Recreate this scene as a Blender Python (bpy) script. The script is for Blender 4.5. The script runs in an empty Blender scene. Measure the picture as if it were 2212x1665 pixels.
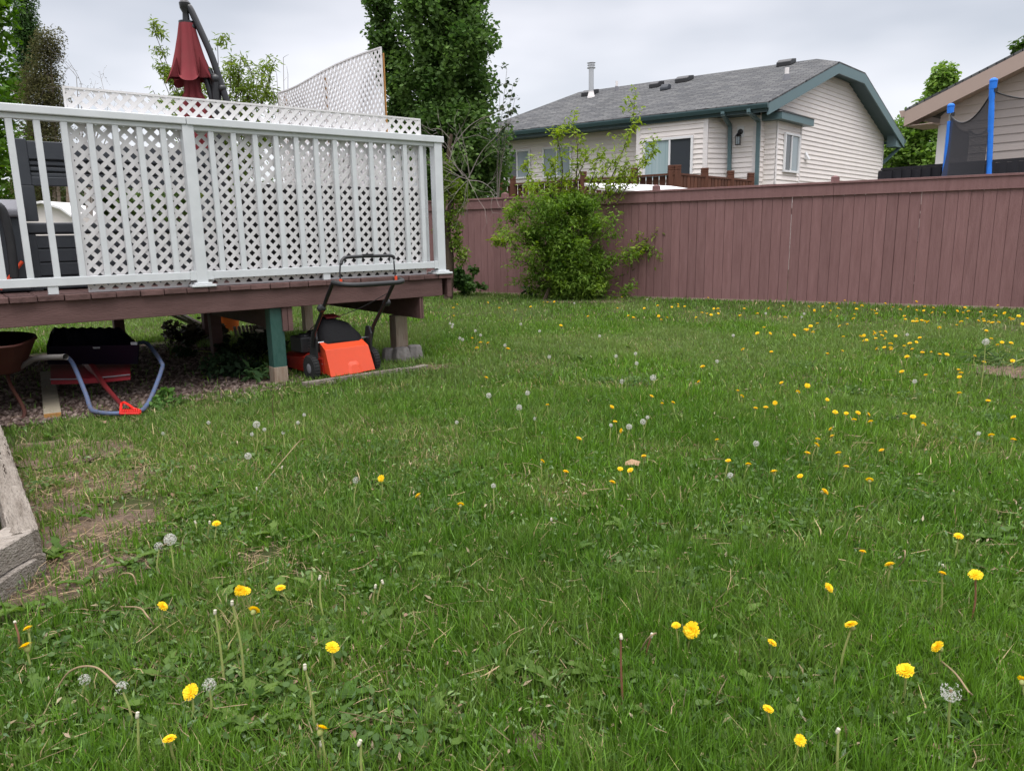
import bpy, bmesh, math, random
import numpy as np
from mathutils import Vector, Matrix

# ------------------------------------------------------------------ camera, world, light
SC = bpy.context.scene
COL = SC.collection
F, CX, CY, H = 1607.4, 1106.0, 832.5, 1.12        # focal length and centre in pixels of a 2212 px wide print
PIT, ROL = math.atan(441 / 2180), 0.0177
_c, _s = math.cos, math.sin
r0 = np.array([1, 0, 0.]); u0 = np.array([0, _s(PIT), _c(PIT)]); FW = np.array([0, _c(PIT), -_s(PIT)])
RI = r0 * _c(ROL) - u0 * _s(ROL); UP = u0 * _c(ROL) + r0 * _s(ROL); CAM = np.array([0, 0, H])
cam = bpy.data.cameras.new('camera'); camo = bpy.data.objects.new('camera', cam); COL.objects.link(camo)
camo.matrix_world = Matrix([[RI[i], UP[i], -FW[i], CAM[i]] for i in range(3)] + [[0, 0, 0, 1]])
cam.sensor_width = 36; cam.lens = F / 2212 * 36; cam.clip_end = 2000; cam.clip_start = 0.05
SC.camera = camo

W = bpy.data.worlds.new('World'); SC.world = W; W.use_nodes = True
nt = W.node_tree; nt.nodes.clear()
def wn(t, **k):
    n = nt.nodes.new(t)
    for a, b in k.items(): setattr(n, a, b)
    return n
SUN_EL, SUN_AZ = math.radians(66), math.radians(168)
sky = wn('ShaderNodeTexSky'); sky.sky_type = 'NISHITA'; sky.sun_disc = False
sky.sun_elevation = SUN_EL; sky.sun_rotation = SUN_AZ
tc = wn('ShaderNodeTexCoord'); mp = wn('ShaderNodeMapping'); mp.inputs['Scale'].default_value = (1.2, 1.2, 3.6)
nz = wn('ShaderNodeTexNoise'); nz.inputs['Scale'].default_value = 1.7; nz.inputs['Detail'].default_value = 4; nz.inputs['Roughness'].default_value = .45
cr = wn('ShaderNodeValToRGB')
cr.color_ramp.elements[0].position = .38; cr.color_ramp.elements[0].color = (.53, .535, .565, 1)
cr.color_ramp.elements[1].position = .64; cr.color_ramp.elements[1].color = (.90, .87, .885, 1)
sx = wn('ShaderNodeSeparateXYZ'); mr = wn('ShaderNodeMapRange'); mr.interpolation_type = 'SMOOTHSTEP'
mr.inputs[1].default_value = .34; mr.inputs[2].default_value = .95; mr.inputs[3].default_value = 1.0; mr.inputs[4].default_value = 4.6
bg = wn('ShaderNodeBackground'); bg2 = wn('ShaderNodeBackground'); ad = wn('ShaderNodeAddShader'); ow = wn('ShaderNodeOutputWorld')
bg2.inputs[1].default_value = .04
lk = nt.links.new
lk(tc.outputs['Generated'], mp.inputs[0]); lk(mp.outputs[0], nz.inputs[0]); lk(nz.outputs[0], cr.inputs[0]); lk(cr.outputs[0], bg.inputs[0])
lk(tc.outputs['Generated'], sx.inputs[0]); lk(sx.outputs[2], mr.inputs[0]); lk(mr.outputs[0], bg.inputs[1])
lk(sky.outputs[0], bg2.inputs[0]); lk(bg.outputs[0], ad.inputs[0]); lk(bg2.outputs[0], ad.inputs[1]); lk(ad.outputs[0], ow.inputs[0])
sl = bpy.data.lights.new('sun', 'SUN'); sl.energy = 1.45; sl.angle = math.radians(35); sl.color = (1, .97, .92)
so = bpy.data.objects.new('sun', sl); COL.objects.link(so)
so.rotation_euler = Vector((_c(SUN_EL) * _s(SUN_AZ), _c(SUN_EL) * _c(SUN_AZ), _s(SUN_EL))).to_track_quat('Z', 'Y').to_euler()
SC.view_settings.view_transform = 'Standard'; SC.view_settings.look = 'None'
SC.view_settings.exposure = 0.0; SC.view_settings.gamma = 1.0
SC.render.engine = 'CYCLES'
SC.cycles.max_bounces = 6; SC.cycles.transparent_max_bounces = 8

# ------------------------------------------------------------------ picture point -> place
def ray(x, y): return FW + RI * (x - CX) / F - UP * (y - CY) / F
def gnd(x, y, z=0.):
    d = ray(x, y); return CAM + d * ((z - H) / d[2])
def aty(x, y, Y):
    d = ray(x, y); return CAM + d * (Y / d[1])
def vpl(x, y, p, dr):
    d = ray(x, y); n = np.array([-dr[1], dr[0], 0]); return CAM + d * (np.dot(n, np.array(p) - CAM) / np.dot(n, d))
def vdir(x, y):
    d = ray(x, y).copy(); d[2] = 0; return d / np.linalg.norm(d)
def S2D(x, y): return x / 1.35624, y / 1.35624

# ------------------------------------------------------------------ helpers
rng = np.random.default_rng(7); random.seed(7)
class MB:
    """collects shapes, build() links them as one mesh"""
    def __init__(s): s.v = []; s.f = []; s.t = []; s.tint = .5
    def add(s, vs, fs, tint=None):
        o = len(s.v); s.v += [tuple(map(float, p)) for p in vs]
        for f in fs: s.f.append([i + o for i in f]); s.t.append(s.tint if tint is None else tint)
        return s
    def pp(s, o, a, b, c):
        o, a, b, c = [np.array(k, float) for k in (o, a, b, c)]
        vs = [o, o + a, o + a + b, o + b, o + c, o + a + c, o + a + b + c, o + b + c]
        return s.add(vs, [[0, 3, 2, 1], [4, 5, 6, 7], [0, 1, 5, 4], [1, 2, 6, 5], [2, 3, 7, 6], [3, 0, 4, 7]])
    def box(s, x0, y0, z0, x1, y1, z1): return s.pp((x0, y0, z0), (x1 - x0, 0, 0), (0, y1 - y0, 0), (0, 0, z1 - z0))
    def prism(s, pts, vec):
        n = len(pts); pts = [np.array(p, float) for p in pts]; vec = np.array(vec, float)
        return s.add(pts + [p + vec for p in pts], [list(range(n))[::-1], list(range(n, 2 * n))] + [[i, (i + 1) % n, n + (i + 1) % n, n + i] for i in range(n)])
    def tube(s, pts, r, seg=10, caps=True):
        P = [np.array(p, float) for p in pts]; n = len(P)
        R = list(r) if hasattr(r, '__len__') else [r] * n
        vs = []; nrm = None
        for i in range(n):
            t = P[min(i + 1, n - 1)] - P[max(i - 1, 0)]; t = t / (np.linalg.norm(t) + 1e-9)
            if nrm is None:
                a = np.array([0, 0, 1.]) if abs(t[2]) < .9 else np.array([1., 0, 0]); nrm = np.cross(t, a)
            nrm = nrm - t * np.dot(nrm, t); nrm = nrm / (np.linalg.norm(nrm) + 1e-9); b = np.cross(t, nrm)
            for k in range(seg):
                q = 2 * math.pi * k / seg; vs.append(P[i] + (nrm * _c(q) + b * _s(q)) * R[i])
        fs = [[i * seg + k, i * seg + (k + 1) % seg, (i + 1) * seg + (k + 1) % seg, (i + 1) * seg + k] for i in range(n - 1) for k in range(seg)]
        if caps: fs += [list(range(seg))[::-1], [(n - 1) * seg + k for k in range(seg)]]
        return s.add(vs, fs)
    def lathe(s, prof, c=(0, 0, 0), ax=(0, 0, 1), seg=20):
        ax = np.array(ax, float); ax /= np.linalg.norm(ax); a = np.array([1., 0, 0]) if abs(ax[0]) < .9 else np.array([0, 1., 0])
        u = np.cross(ax, a); u /= np.linalg.norm(u); w = np.cross(ax, u); c = np.array(c, float); vs = []
        for (r, h) in prof:
            for k in range(seg):
                q = 2 * math.pi * k / seg; vs.append(c + ax * h + (u * _c(q) + w * _s(q)) * max(r, 1e-4))
        n = len(prof)
        fs = [[i * seg + k, i * seg + (k + 1) % seg, (i + 1) * seg + (k + 1) % seg, (i + 1) * seg + k] for i in range(n - 1) for k in range(seg)]
        fs += [list(range(seg))[::-1], [(n - 1) * seg + k for k in range(seg)]]
        return s.add(vs, fs)
    def ball(s, c, r, seg=10, rings=6):
        r = np.array(r if hasattr(r, '__len__') else (r, r, r), float); c = np.array(c, float); vs = []
        for i in range(rings + 1):
            a = math.pi * i / rings
            for k in range(seg):
                q = 2 * math.pi * k / seg; vs.append(c + r * np.array([_s(a) * _c(q), _s(a) * _s(q), _c(a)]))
        return s.add(vs, [[i * seg + k, (i + 1) * seg + k, (i + 1) * seg + (k + 1) % seg, i * seg + (k + 1) % seg] for i in range(rings) for k in range(seg)])
    def build(s, name, m, parent=None, bevel=0, smooth=False, fix=True):
        me = bpy.data.meshes.new(name); me.from_pydata(s.v, [], s.f)
        if s.f:
            at = me.attributes.new('tint', 'FLOAT', 'FACE'); at.data.foreach_set('value', s.t)
        if fix:
            bm = bmesh.new(); bm.from_mesh(me); bmesh.ops.recalc_face_normals(bm, faces=bm.faces); bm.to_mesh(me); bm.free()
        me.materials.append(m)
        if smooth:
            me.polygons.foreach_set('use_smooth', [True] * len(me.polygons))
            me.set_sharp_from_angle(angle=math.radians(40))
        o = bpy.data.objects.new(name, me); COL.objects.link(o); o.parent = parent
        if bevel:
            b = o.modifiers.new('bevel', 'BEVEL'); b.width = bevel; b.segments = 2; b.limit_method = 'ANGLE'; b.harden_normals = False
        return o
def smo(pts, k=6):
    P = [np.array(p, float) for p in pts]; P = [2 * P[0] - P[1]] + P + [2 * P[-1] - P[-2]]; out = []
    for i in range(1, len(P) - 2):
        for j in range(k):
            t = j / k; a, b, c, d = P[i - 1:i + 3]
            out.append(.5 * ((2 * b) + (c - a) * t + (2 * a - 5 * b + 4 * c - d) * t * t + (3 * b - a - 3 * c + d) * t ** 3))
    return out + [P[-2]]
def tag(o, label=None, cat=None, group=None, kind=None):
    if label: o['label'] = label
    if cat: o['category'] = cat
    if group: o['group'] = group
    if kind: o['kind'] = kind
    return o
def thing(name, label, cat, loc=(0, 0, 0), rz=0, group=None):
    o = bpy.data.objects.new(name, None); COL.objects.link(o); o.location = [float(k) for k in loc]; o.rotation_euler = (0, 0, rz)
    o.empty_display_size = .1
    return tag(o, label, cat, group)
def npmesh(name, V, Q, m, parent=None, colr=None, T=None, smooth=False):
    """V verts, Q quads, T tris, colr per-vertex colour"""
    me = bpy.data.meshes.new(name); me.vertices.add(len(V)); me.vertices.foreach_set('co', np.asarray(V, np.float32).ravel())
    parts = []; tot = []
    if Q is not None and len(Q): parts.append(np.asarray(Q, np.int32).ravel()); tot.append(np.full(len(Q), 4, np.int32))
    if T is not None and len(T): parts.append(np.asarray(T, np.int32).ravel()); tot.append(np.full(len(T), 3, np.int32))
    L = np.concatenate(parts); N = np.concatenate(tot); st = np.concatenate([[0], np.cumsum(N)[:-1]]).astype(np.int32)
    me.loops.add(len(L)); me.loops.foreach_set('vertex_index', L)
    me.polygons.add(len(N)); me.polygons.foreach_set('loop_start', st); me.polygons.foreach_set('loop_total', N)
    if smooth: me.polygons.foreach_set('use_smooth', np.ones(len(N), bool))
    if colr is not None:
        a = me.color_attributes.new('Col', 'FLOAT_COLOR', 'POINT'); c4 = np.ones((len(V), 4), np.float32); c4[:, :3] = colr; a.data.foreach_set('color', c4.ravel())
    me.update(calc_edges=True); me.materials.append(m)
    o = bpy.data.objects.new(name, me); COL.objects.link(o); o.parent = parent; return o

# ------------------------------------------------------------------ materials
def mat(name, c, rough=.6, spec=.4, noise=None, bump=None, tintv=0, metal=0, scale=(1, 1, 1), coat=0):
    """noise=(scale, colour2, amount[, detail]); bump=(scale, strength, distance); tintv = per-face tone range"""
    m = bpy.data.materials.new(name); m.use_nodes = True; n = m.node_tree; b = n.nodes['Principled BSDF']; L = n.links.new
    b.inputs['Base Color'].default_value = (*c, 1); b.inputs['Roughness'].default_value = rough
    b.inputs['Specular IOR Level'].default_value = spec; b.inputs['Metallic'].default_value = metal; b.inputs['Coat Weight'].default_value = coat
    t = n.nodes.new('ShaderNodeTexCoord'); mpn = n.nodes.new('ShaderNodeMapping'); mpn.inputs['Scale'].default_value = scale
    L(t.outputs['Object'], mpn.inputs[0]); cur = None
    if noise:
        x = n.nodes.new('ShaderNodeTexNoise'); x.inputs['Scale'].default_value = noise[0]; x.inputs['Detail'].default_value = noise[3] if len(noise) > 3 else 5
        x.inputs['Roughness'].default_value = .65; L(mpn.outputs[0], x.inputs[0])
        r = n.nodes.new('ShaderNodeMapRange'); r.inputs[1].default_value = .5 - .22; r.inputs[2].default_value = .5 + .22; r.inputs[4].default_value = noise[2]; L(x.outputs[0], r.inputs[0])
        mx = n.nodes.new('ShaderNodeMix'); mx.data_type = 'RGBA'; mx.inputs[6].default_value = (*c, 1); mx.inputs[7].default_value = (*noise[1], 1)
        L(r.outputs[0], mx.inputs[0]); cur = mx.outputs[2]
    if tintv:
        a = n.nodes.new('ShaderNodeAttribute'); a.attribute_name = 'tint'
        r = n.nodes.new('ShaderNodeMapRange'); r.inputs[3].default_value = 1 - tintv; r.inputs[4].default_value = 1 + tintv; L(a.outputs['Fac'], r.inputs[0])
        hv = n.nodes.new('ShaderNodeHueSaturation'); L(r.outputs[0], hv.inputs['Value'])
        if cur: L(cur, hv.inputs['Color'])
        else: hv.inputs['Color'].default_value = (*c, 1)
        cur = hv.outputs[0]
    if cur: L(cur, b.inputs['Base Color'])
    if bump:
        x = n.nodes.new('ShaderNodeTexNoise'); x.inputs['Scale'].default_value = bump[0]; x.inputs['Detail'].default_value = 6; L(mpn.outputs[0], x.inputs[0])
        bp = n.nodes.new('ShaderNodeBump'); bp.inputs['Strength'].default_value = bump[1]; bp.inputs['Distance'].default_value = bump[2]
        L(x.outputs[0], bp.inputs['Height']); L(bp.outputs[0], b.inputs['Normal'])
    return m
def leafmat(name, rough=.5, trans=.35, spec=.35):
    m = bpy.data.materials.new(name); m.use_nodes = True; n = m.node_tree; b = n.nodes['Principled BSDF']; L = n.links.new
    a = n.nodes.new('ShaderNodeAttribute'); a.attribute_name = 'Col'; L(a.outputs['Color'], b.inputs['Base Color'])
    b.inputs['Roughness'].default_value = rough; b.inputs['Specular IOR Level'].default_value = spec
    tr = n.nodes.new('ShaderNodeBsdfTranslucent'); hs = n.nodes.new('ShaderNodeHueSaturation'); hs.inputs['Value'].default_value = 1.3; hs.inputs['Saturation'].default_value = 1.15
    L(a.outputs['Color'], hs.inputs['Color']); L(hs.outputs[0], tr.inputs[0])
    mx = n.nodes.new('ShaderNodeMixShader'); mx.inputs[0].default_value = trans; L(b.outputs[0], mx.inputs[1]); L(tr.outputs[0], mx.inputs[2])
    L(mx.outputs[0], n.nodes['Material Output'].inputs[0]); return m
M = {}
M['fence'] = mat('fence_paint', (.235, .128, .124), .65, .3, noise=(3, (.155, .076, .072), .8, 9), bump=(30, .5, .012), tintv=.08, scale=(6, 6, .7))
M['deckpaint'] = mat('deck_paint', (.135, .075, .068), .7, .3, noise=(4, (.085, .045, .04), .9), bump=(30, .4, .01), tintv=.15, scale=(1, 5, 5))
M['deckboard'] = mat('deck_boards', (.15, .085, .078), .75, .25, noise=(9, (.07, .04, .035), .9), bump=(40, .5, .01), tintv=.2)
M['green'] = mat('green_paint', (.018, .065, .052), .5, .4, noise=(7, (.045, .105, .085), .8), bump=(30, .3, .01), scale=(3, 3, .8))
M['rawwood'] = mat('raw_wood', (.36, .30, .235), .8, .2, noise=(8, (.17, .09, .05), .7), bump=(40, .6, .01), scale=(4, 4, .5))
M['oldwood'] = mat('weathered_timber', (.38, .335, .285), .9, .15, noise=(6, (.13, .105, .08), .9, 8), bump=(22, 1, .03), scale=(.8, 7, 7))
M['oldwood2'] = mat('weathered_timber_across', (.46, .41, .355), .9, .15, noise=(5, (.22, .185, .15), .8, 8), bump=(22, 1, .03), scale=(7, .8, 7))  # paler than oldwood: extra light put into the colour of the front timbers
M['crack'] = mat('dark_crack', (.03, .022, .016), .95, .05)
M['cutwood'] = mat('cut_wood_end', (.5, .26, .08), .8, .2, noise=(60, (.25, .12, .04), .9))
M['greywood'] = mat('grey_plank', (.33, .29, .22), .85, .2, noise=(10, (.17, .145, .10), .9), bump=(30, .6, .01), scale=(5, .6, 3))
M['pvc'] = mat('white_vinyl', (.69, .67, .67), .5, .3, noise=(2.5, (.60, .585, .575), .8))
M['alu'] = mat('painted_rail_metal', (.60, .62, .625), .45, .4, noise=(6, (.50, .52, .525), .8))
M['concrete'] = mat('concrete', (.27, .25, .235), .9, .2, noise=(14, (.16, .145, .13), .9), bump=(50, .6, .01))
M['blackplastic'] = mat('black_plastic', (.018, .018, .02), .45, .4, noise=(20, (.03, .03, .03), .6))
M['blackmetal'] = mat('black_metal', (.014, .014, .016), .32, .5)
M['resin'] = mat('dark_grey_resin', (.03, .035, .042), .55, .4, bump=(120, .25, .003), noise=(10, (.045, .05, .058), .6))
M['resinl'] = mat('grey_resin_lid', (.17, .17, .185), .6, .3, bump=(120, .25, .003))
M['wicker'] = mat('black_wicker', (.02, .019, .02), .6, .3, bump=(90, .9, .01))
M['red'] = mat('red_fabric', (.17, .03, .036), .85, .1, noise=(8, (.16, .04, .042), .8), bump=(60, .2, .005), tintv=.25)
M['orange'] = mat('orange_mower_plastic', (.72, .075, .022), .35, .5, noise=(7, (.6, .07, .025), .6))
M['mowred'] = mat('red_mower_deck', (.33, .022, .012), .35, .5)
M['tyre'] = mat('tyre_rubber', (.022, .022, .022), .8, .3, bump=(60, .5, .004))
M['bagcloth'] = mat('black_bag_cloth', (.012, .012, .013), .9, .15, bump=(35, .6, .01))
M['steel'] = mat('bare_steel', (.5, .5, .5), .3, .5, metal=.9)
M['shaftred'] = mat('dark_red_shaft', (.12, .012, .014), .5, .3)
M['shovelred'] = mat('red_shovel_plastic', (.20, .008, .014), .5, .3, noise=(9, (.12, .008, .012), .7))
M['gripred'] = mat('bright_red_grip', (.62, .02, .012), .4, .5)
M['bluetube'] = mat('blue_painted_tube', (.065, .115, .24), .5, .4, noise=(30, (.12, .11, .12), .9))
M['scoop'] = mat('navy_scoop_plastic', (.008, .008, .022), .45, .4)
M['barrow'] = mat('rusty_barrow_tub', (.05, .014, .012), .6, .2, noise=(8, (.06, .025, .015), .9))
M['graytube'] = mat('weathered_steel_tube', (.16, .15, .14), .6, .4, metal=.3)
M['potorange'] = mat('orange_bucket', (.6, .13, .02), .5, .4, noise=(10, (.42, .08, .015), .7))
M['siding'] = mat('cream_siding', (.82, .765, .72), .6, .3, noise=(2.2, (.76, .70, .66), .8), tintv=.04)
M['siding2'] = mat('beige_siding', (.66, .575, .525), .6, .3, noise=(2.2, (.60, .52, .475), .8), tintv=.04)
M['trimw'] = mat('pale_trim', (.74, .70, .68), .5, .3)
M['trimtan'] = mat('tan_fascia', (.42, .32, .27), .5, .3, noise=(3, (.37, .28, .235), .7))
M['teal'] = mat('blue_green_trim', (.10, .165, .175), .45, .4, noise=(4, (.095, .15, .16), .7))
M['tealdark'] = mat('dark_teal_gutter', (.05, .095, .10), .4, .45, noise=(6, (.04, .075, .08), .7))
M['soffit'] = mat('soffit', (.075, .115, .13), .6, .3)
M['glassd'] = mat('dark_glass', (.05, .055, .065), .08, .6, coat=.3)
M['glassb'] = mat('window_with_blinds', (.26, .31, .33), .12, .5, noise=(3, (.2, .25, .27), .8), scale=(40, 40, 1), coat=.4)
M['glasst'] = mat('door_glass_with_vertical_blinds', (.24, .34, .36), .15, .5, noise=(2, (.38, .47, .48), 1), scale=(9, 9, .2), coat=.4)
M['whiteplastic'] = mat('white_plastic', (.74, .74, .74), .45, .4)
M['brownrail'] = mat('brown_stained_wood', (.13, .05, .028), .7, .3, noise=(4, (.075, .03, .018), .9), tintv=.22, scale=(4, 4, .6))
M['blackrail'] = mat('black_stained_wood', (.014, .014, .018), .7, .25, noise=(6, (.022, .02, .024), .8))
M['blue'] = mat('blue_foam_sleeve', (.022, .20, .76), .55, .3, noise=(9, (.02, .16, .62), .7), bump=(14, .4, .01))
M['shedroof'] = mat('white_shed_roof', (.72, .71, .70), .5, .3)
M['shedwall'] = mat('beige_shed_wall', (.32, .31, .26), .7, .2)
M['bark'] = mat('bark', (.10, .075, .055), .9, .1, noise=(12, (.05, .035, .025), .9), bump=(25, 1, .02), scale=(3, 3, .8))
M['birch'] = mat('pale_bark', (.36, .30, .24), .85, .1, noise=(8, (.17, .12, .09), .9), scale=(1, 1, 3))
M['twig'] = mat('dead_grey_twigs', (.26, .235, .21), .9, .1, noise=(10, (.18, .15, .13), .8))
M['leaf'] = leafmat('leaves', .6, .38, .15); M['blade'] = leafmat('grass_blades', .42, .3, .35); M['flower'] = leafmat('petals', .6, .35, .2)
M['leafgloss'] = leafmat('glossy_leaves', .38, .22, .5)
M['stem'] = mat('dandelion_stem', (.27, .34, .10), .5, .3, noise=(30, (.25, .15, .08), .5))
M['stemred'] = mat('reddish_stem', (.22, .10, .06), .5, .3)
M['puff'] = leafmat('seed_fluff', .9, .5, .1)
def netmat():
    m = bpy.data.materials.new('black_safety_net'); m.use_nodes = True; n = m.node_tree; b = n.nodes['Principled BSDF']; L = n.links.new
    b.inputs['Base Color'].default_value = (.022, .022, .028, 1); b.inputs['Roughness'].default_value = .8
    t = n.nodes.new('ShaderNodeBsdfTransparent'); mx = n.nodes.new('ShaderNodeMixShader'); mx.inputs[0].default_value = .88
    L(t.outputs[0], mx.inputs[1]); L(b.outputs[0], mx.inputs[2]); L(mx.outputs[0], n.nodes['Material Output'].inputs[0]); return m
M['net'] = netmat(); M['netthin'] = M['net'].copy(); M['netthin'].node_tree.nodes['Mix Shader'].inputs[0].default_value = .42
def shingle():
    m = mat('asphalt_shingles', (.17, .17, .175), .9, .15); n = m.node_tree; L = n.links.new; b = n.nodes['Principled BSDF']
    uv = n.nodes.new('ShaderNodeUVMap'); uv.uv_map = 'UVMap'
    br = n.nodes.new('ShaderNodeTexBrick'); br.inputs['Scale'].default_value = 1; br.inputs['Brick Width'].default_value = .30; br.inputs['Row Height'].default_value = .145
    br.inputs['Mortar Size'].default_value = .010; br.inputs['Color1'].default_value = (.075, .077, .08, 1); br.inputs['Color2'].default_value = (.135, .135, .132, 1); br.inputs['Mortar'].default_value = (.025, .025, .028, 1)
    br.inputs['Bias'].default_value = -.1; br.offset_frequency = 2; br.offset = .37
    x = n.nodes.new('ShaderNodeTexNoise'); x.inputs['Scale'].default_value = 1.3; x.inputs['Detail'].default_value = 8
    L(uv.outputs[0], br.inputs[0]); L(uv.outputs[0], x.inputs[0])
    mx = n.nodes.new('ShaderNodeMix'); mx.data_type = 'RGBA'; mx.blend_type = 'MULTIPLY'; mx.inputs[0].default_value = 1
    r = n.nodes.new('ShaderNodeMapRange'); r.inputs[1].default_value = .3; r.inputs[2].default_value = .7; r.inputs[3].default_value = .86; r.inputs[4].default_value = 1.12
    L(x.outputs[0], r.inputs[0]); L(br.outputs[0], mx.inputs[6]); L(r.outputs[0], mx.inputs[7]); L(mx.outputs[2], b.inputs['Base Color'])
    bp = n.nodes.new('ShaderNodeBump'); bp.inputs['Distance'].default_value = .02; bp.inputs['Strength'].default_value = .7; L(br.outputs['Fac'], bp.inputs['Height']); bp.invert = True; L(bp.outputs[0], b.inputs['Normal'])
    return m
M['shingle'] = shingle()
def groundmat(name, c1, c2, c3, s1=.55, s2=9):
    m = mat(name, c1, .95, .1); n = m.node_tree; L = n.links.new; b = n.nodes['Principled BSDF']
    t = n.nodes.new('ShaderNodeTexCoord'); a = n.nodes.new('ShaderNodeTexNoise'); a.inputs['Scale'].default_value = s1; a.inputs['Detail'].default_value = 6
    d = n.nodes.new('ShaderNodeTexNoise'); d.inputs['Scale'].default_value = s2; d.inputs['Detail'].default_value = 10; d.inputs['Roughness'].default_value = .75
    L(t.outputs['Object'], a.inputs[0]); L(t.outputs['Object'], d.inputs[0])
    r1 = n.nodes.new('ShaderNodeMapRange'); r1.inputs[1].default_value = .4; r1.inputs[2].default_value = .62; L(a.outputs[0], r1.inputs[0])
    r2 = n.nodes.new('ShaderNodeMapRange'); r2.inputs[1].default_value = .38; r2.inputs[2].default_value = .66; L(d.outputs[0], r2.inputs[0])
    x1 = n.nodes.new('ShaderNodeMix'); x1.data_type = 'RGBA'; x1.inputs[6].default_value = (*c1, 1); x1.inputs[7].default_value = (*c2, 1); L(r1.outputs[0], x1.inputs[0])
    x2 = n.nodes.new('ShaderNodeMix'); x2.data_type = 'RGBA'; L(x1.outputs[2], x2.inputs[6]); x2.inputs[7].default_value = (*c3, 1); L(r2.outputs[0], x2.inputs[0])
    L(x2.outputs[2], b.inputs['Base Color'])
    bp = n.nodes.new('ShaderNodeBump'); bp.inputs['Distance'].default_value = .02; L(d.outputs[0], bp.inputs['Height']); L(bp.outputs[0], b.inputs['Normal'])
    return m
M['lawn'] = groundmat('lawn_thatch', (.030, .050, .012), (.048, .062, .02), (.07, .060, .03))
M['soil'] = groundmat('bare_soil', (.12, .085, .062), (.065, .045, .034), (.20, .145, .105), 3, 30)
M['pebble'] = mat('pebbles', (.24, .185, .16), .8, .2, tintv=.6, noise=(15, (.30, .26, .235), .8))

# ------------------------------------------------------------------ the ground
def struct(o): o['kind'] = 'structure'; return o
m_ = MB(); m_.add([(-300, -60, 0), (300, -60, 0), (300, 500, 0), (-300, 500, 0)], [[0, 1, 2, 3]]); struct(m_.build('lawn', M['lawn']))
def patch(name, pts, z, m):
    pts = smo(list(pts) + [pts[0]], 8)[:-1]; rr = np.random.default_rng(len(pts))
    c = np.mean(pts, 0); v = [c + (p - c) * (1 + .08 * rr.standard_normal()) for p in pts]
    b = MB(); b.add([(p[0], p[1], z) for p in v], [list(range(len(v)))]); return struct(b.build(name, m))
DD = vdir(3208, 471); AD = math.atan2(DD[1], DD[0]); NN = np.array([DD[1], -DD[0], 0]); P0 = np.array([-1.80, 5.76, 0])
def dk(s, dep, z=0.): return P0 + DD * s - NN * dep + np.array([0, 0, z])       # deck frame -> world
def todk(q): q = np.array(q) - P0; return np.array([q @ DD, -(q @ NN), q[2]])     # world -> deck frame
def dpx(x, y, dep): return todk(vpl(x, y, P0 - NN * dep, DD))                     # picture point on the deck's plane at a depth
patch('soil', [dk(-4, -.35), dk(-2.2, -.25), dk(-1.5, -.1), dk(-.6, .05), dk(.05, .12), dk(.15, .9), dk(.2, 2.6), dk(-1, 3.3), dk(-4, 3.3)], .005, M['soil'])
BARE = [(232, 1045, .26, .8), (185, 1150, .32, .86), (135, 1080, .26, .82), (250, 1160, .2, .75), (150, 1250, .25, .8), (95, 1235, .2, .95), (62, 1040, .25, .7), (80, 1270, .3, .6), (566, 1225, .17, 1.0), (330, 1120, .20, .6), (60, 1330, .3, .75), (800, 935, .12, .45), (1165, 1620, .05, .7),
        (925, 797, .16, .75), (2195, 806, .34, .95), (270, 960, .3, .5), (150, 980, .35, .7), (355, 1195, .15, .6), (40, 905, .35, .7), (1130, 1560, .16, .3), (930, 1480, .1, .2), (650, 1240, .07, .8), (760, 1300, .05, .5), (45, 960, .2, .9), (160, 905, .2, .7)]
BARE = [(*gnd(x, y)[:2], r, k) for x, y, r, k in BARE]
patch('soil', [gnd(x, y) for x, y in ((1160, 650), (1200, 655), (1260, 656), (1330, 655), (1370, 650), (1330, 641), (1200, 641))], .012, M['soil'])  # dark soil sheet under the shrub, put there as its contact shadow
def bl(i, name):
    x, y, r, k = BARE[i]; return patch(name, [np.array([x + r * 1.0 * _c(a) * (1 + .25 * _s(3 * a)), y + r * .8 * _s(a), 0]) for a in np.linspace(0, 6.283, 11)[:-1]], .004 + .0007 * i, M['soil'])
for i in (0, 1, 2, 3, 4, 5, 6, 12, 13, 14, 16): bl(i, 'soil')

# ------------------------------------------------------------------ grass
def vnoise(x, y, s, seed):
    r = np.random.default_rng(seed).random((64, 64)); x = x / s + 31.7; y = y / s + 17.3
    xi = np.floor(x).astype(int); yi = np.floor(y).astype(int); fx = x - xi; fy = y - yi; fx = fx * fx * (3 - 2 * fx); fy = fy * fy * (3 - 2 * fy)
    g = lambda a, b: r[a % 64, b % 64]
    return (g(xi, yi) * (1 - fx) + g(xi + 1, yi) * fx) * (1 - fy) + (g(xi, yi + 1) * (1 - fx) + g(xi + 1, yi + 1) * fx) * fy
FA = gnd(1030, 634); FB = gnd(2212, 669); FD = (FB - FA) / np.linalg.norm(FB - FA); FN = np.array([-FD[1], FD[0], 0])   # fence line, FN points away from the camera
def bedpoly():
    return [gnd(86, 1147, 0), gnd(0, 912, 0) + np.array([-1, 1.3, 0]), np.array([-4, 3, 0.]), np.array([-3.5, 0, 0.]), gnd(0, 1320, 0)]
def inpoly(x, y, poly):
    ins = np.zeros(len(x), bool); n = len(poly)
    for i in range(n):
        x1, y1 = poly[i][:2]; x2, y2 = poly[(i + 1) % n][:2]
        c = ((y1 > y) != (y2 > y)) & (x < (x2 - x1) * (y - y1) / (y2 - y1 + 1e-12) + x1); ins ^= c
    return ins
def notbare(P, f=.8):
    ok = np.ones(len(P), bool)
    for bx, by, br, kk in BARE:
        if kk > .6: ok &= np.hypot(P[:, 0] - bx, P[:, 1] - by) > br * f * (.2 + 1.0 * rng.random(len(P)))
    return ok
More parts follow.
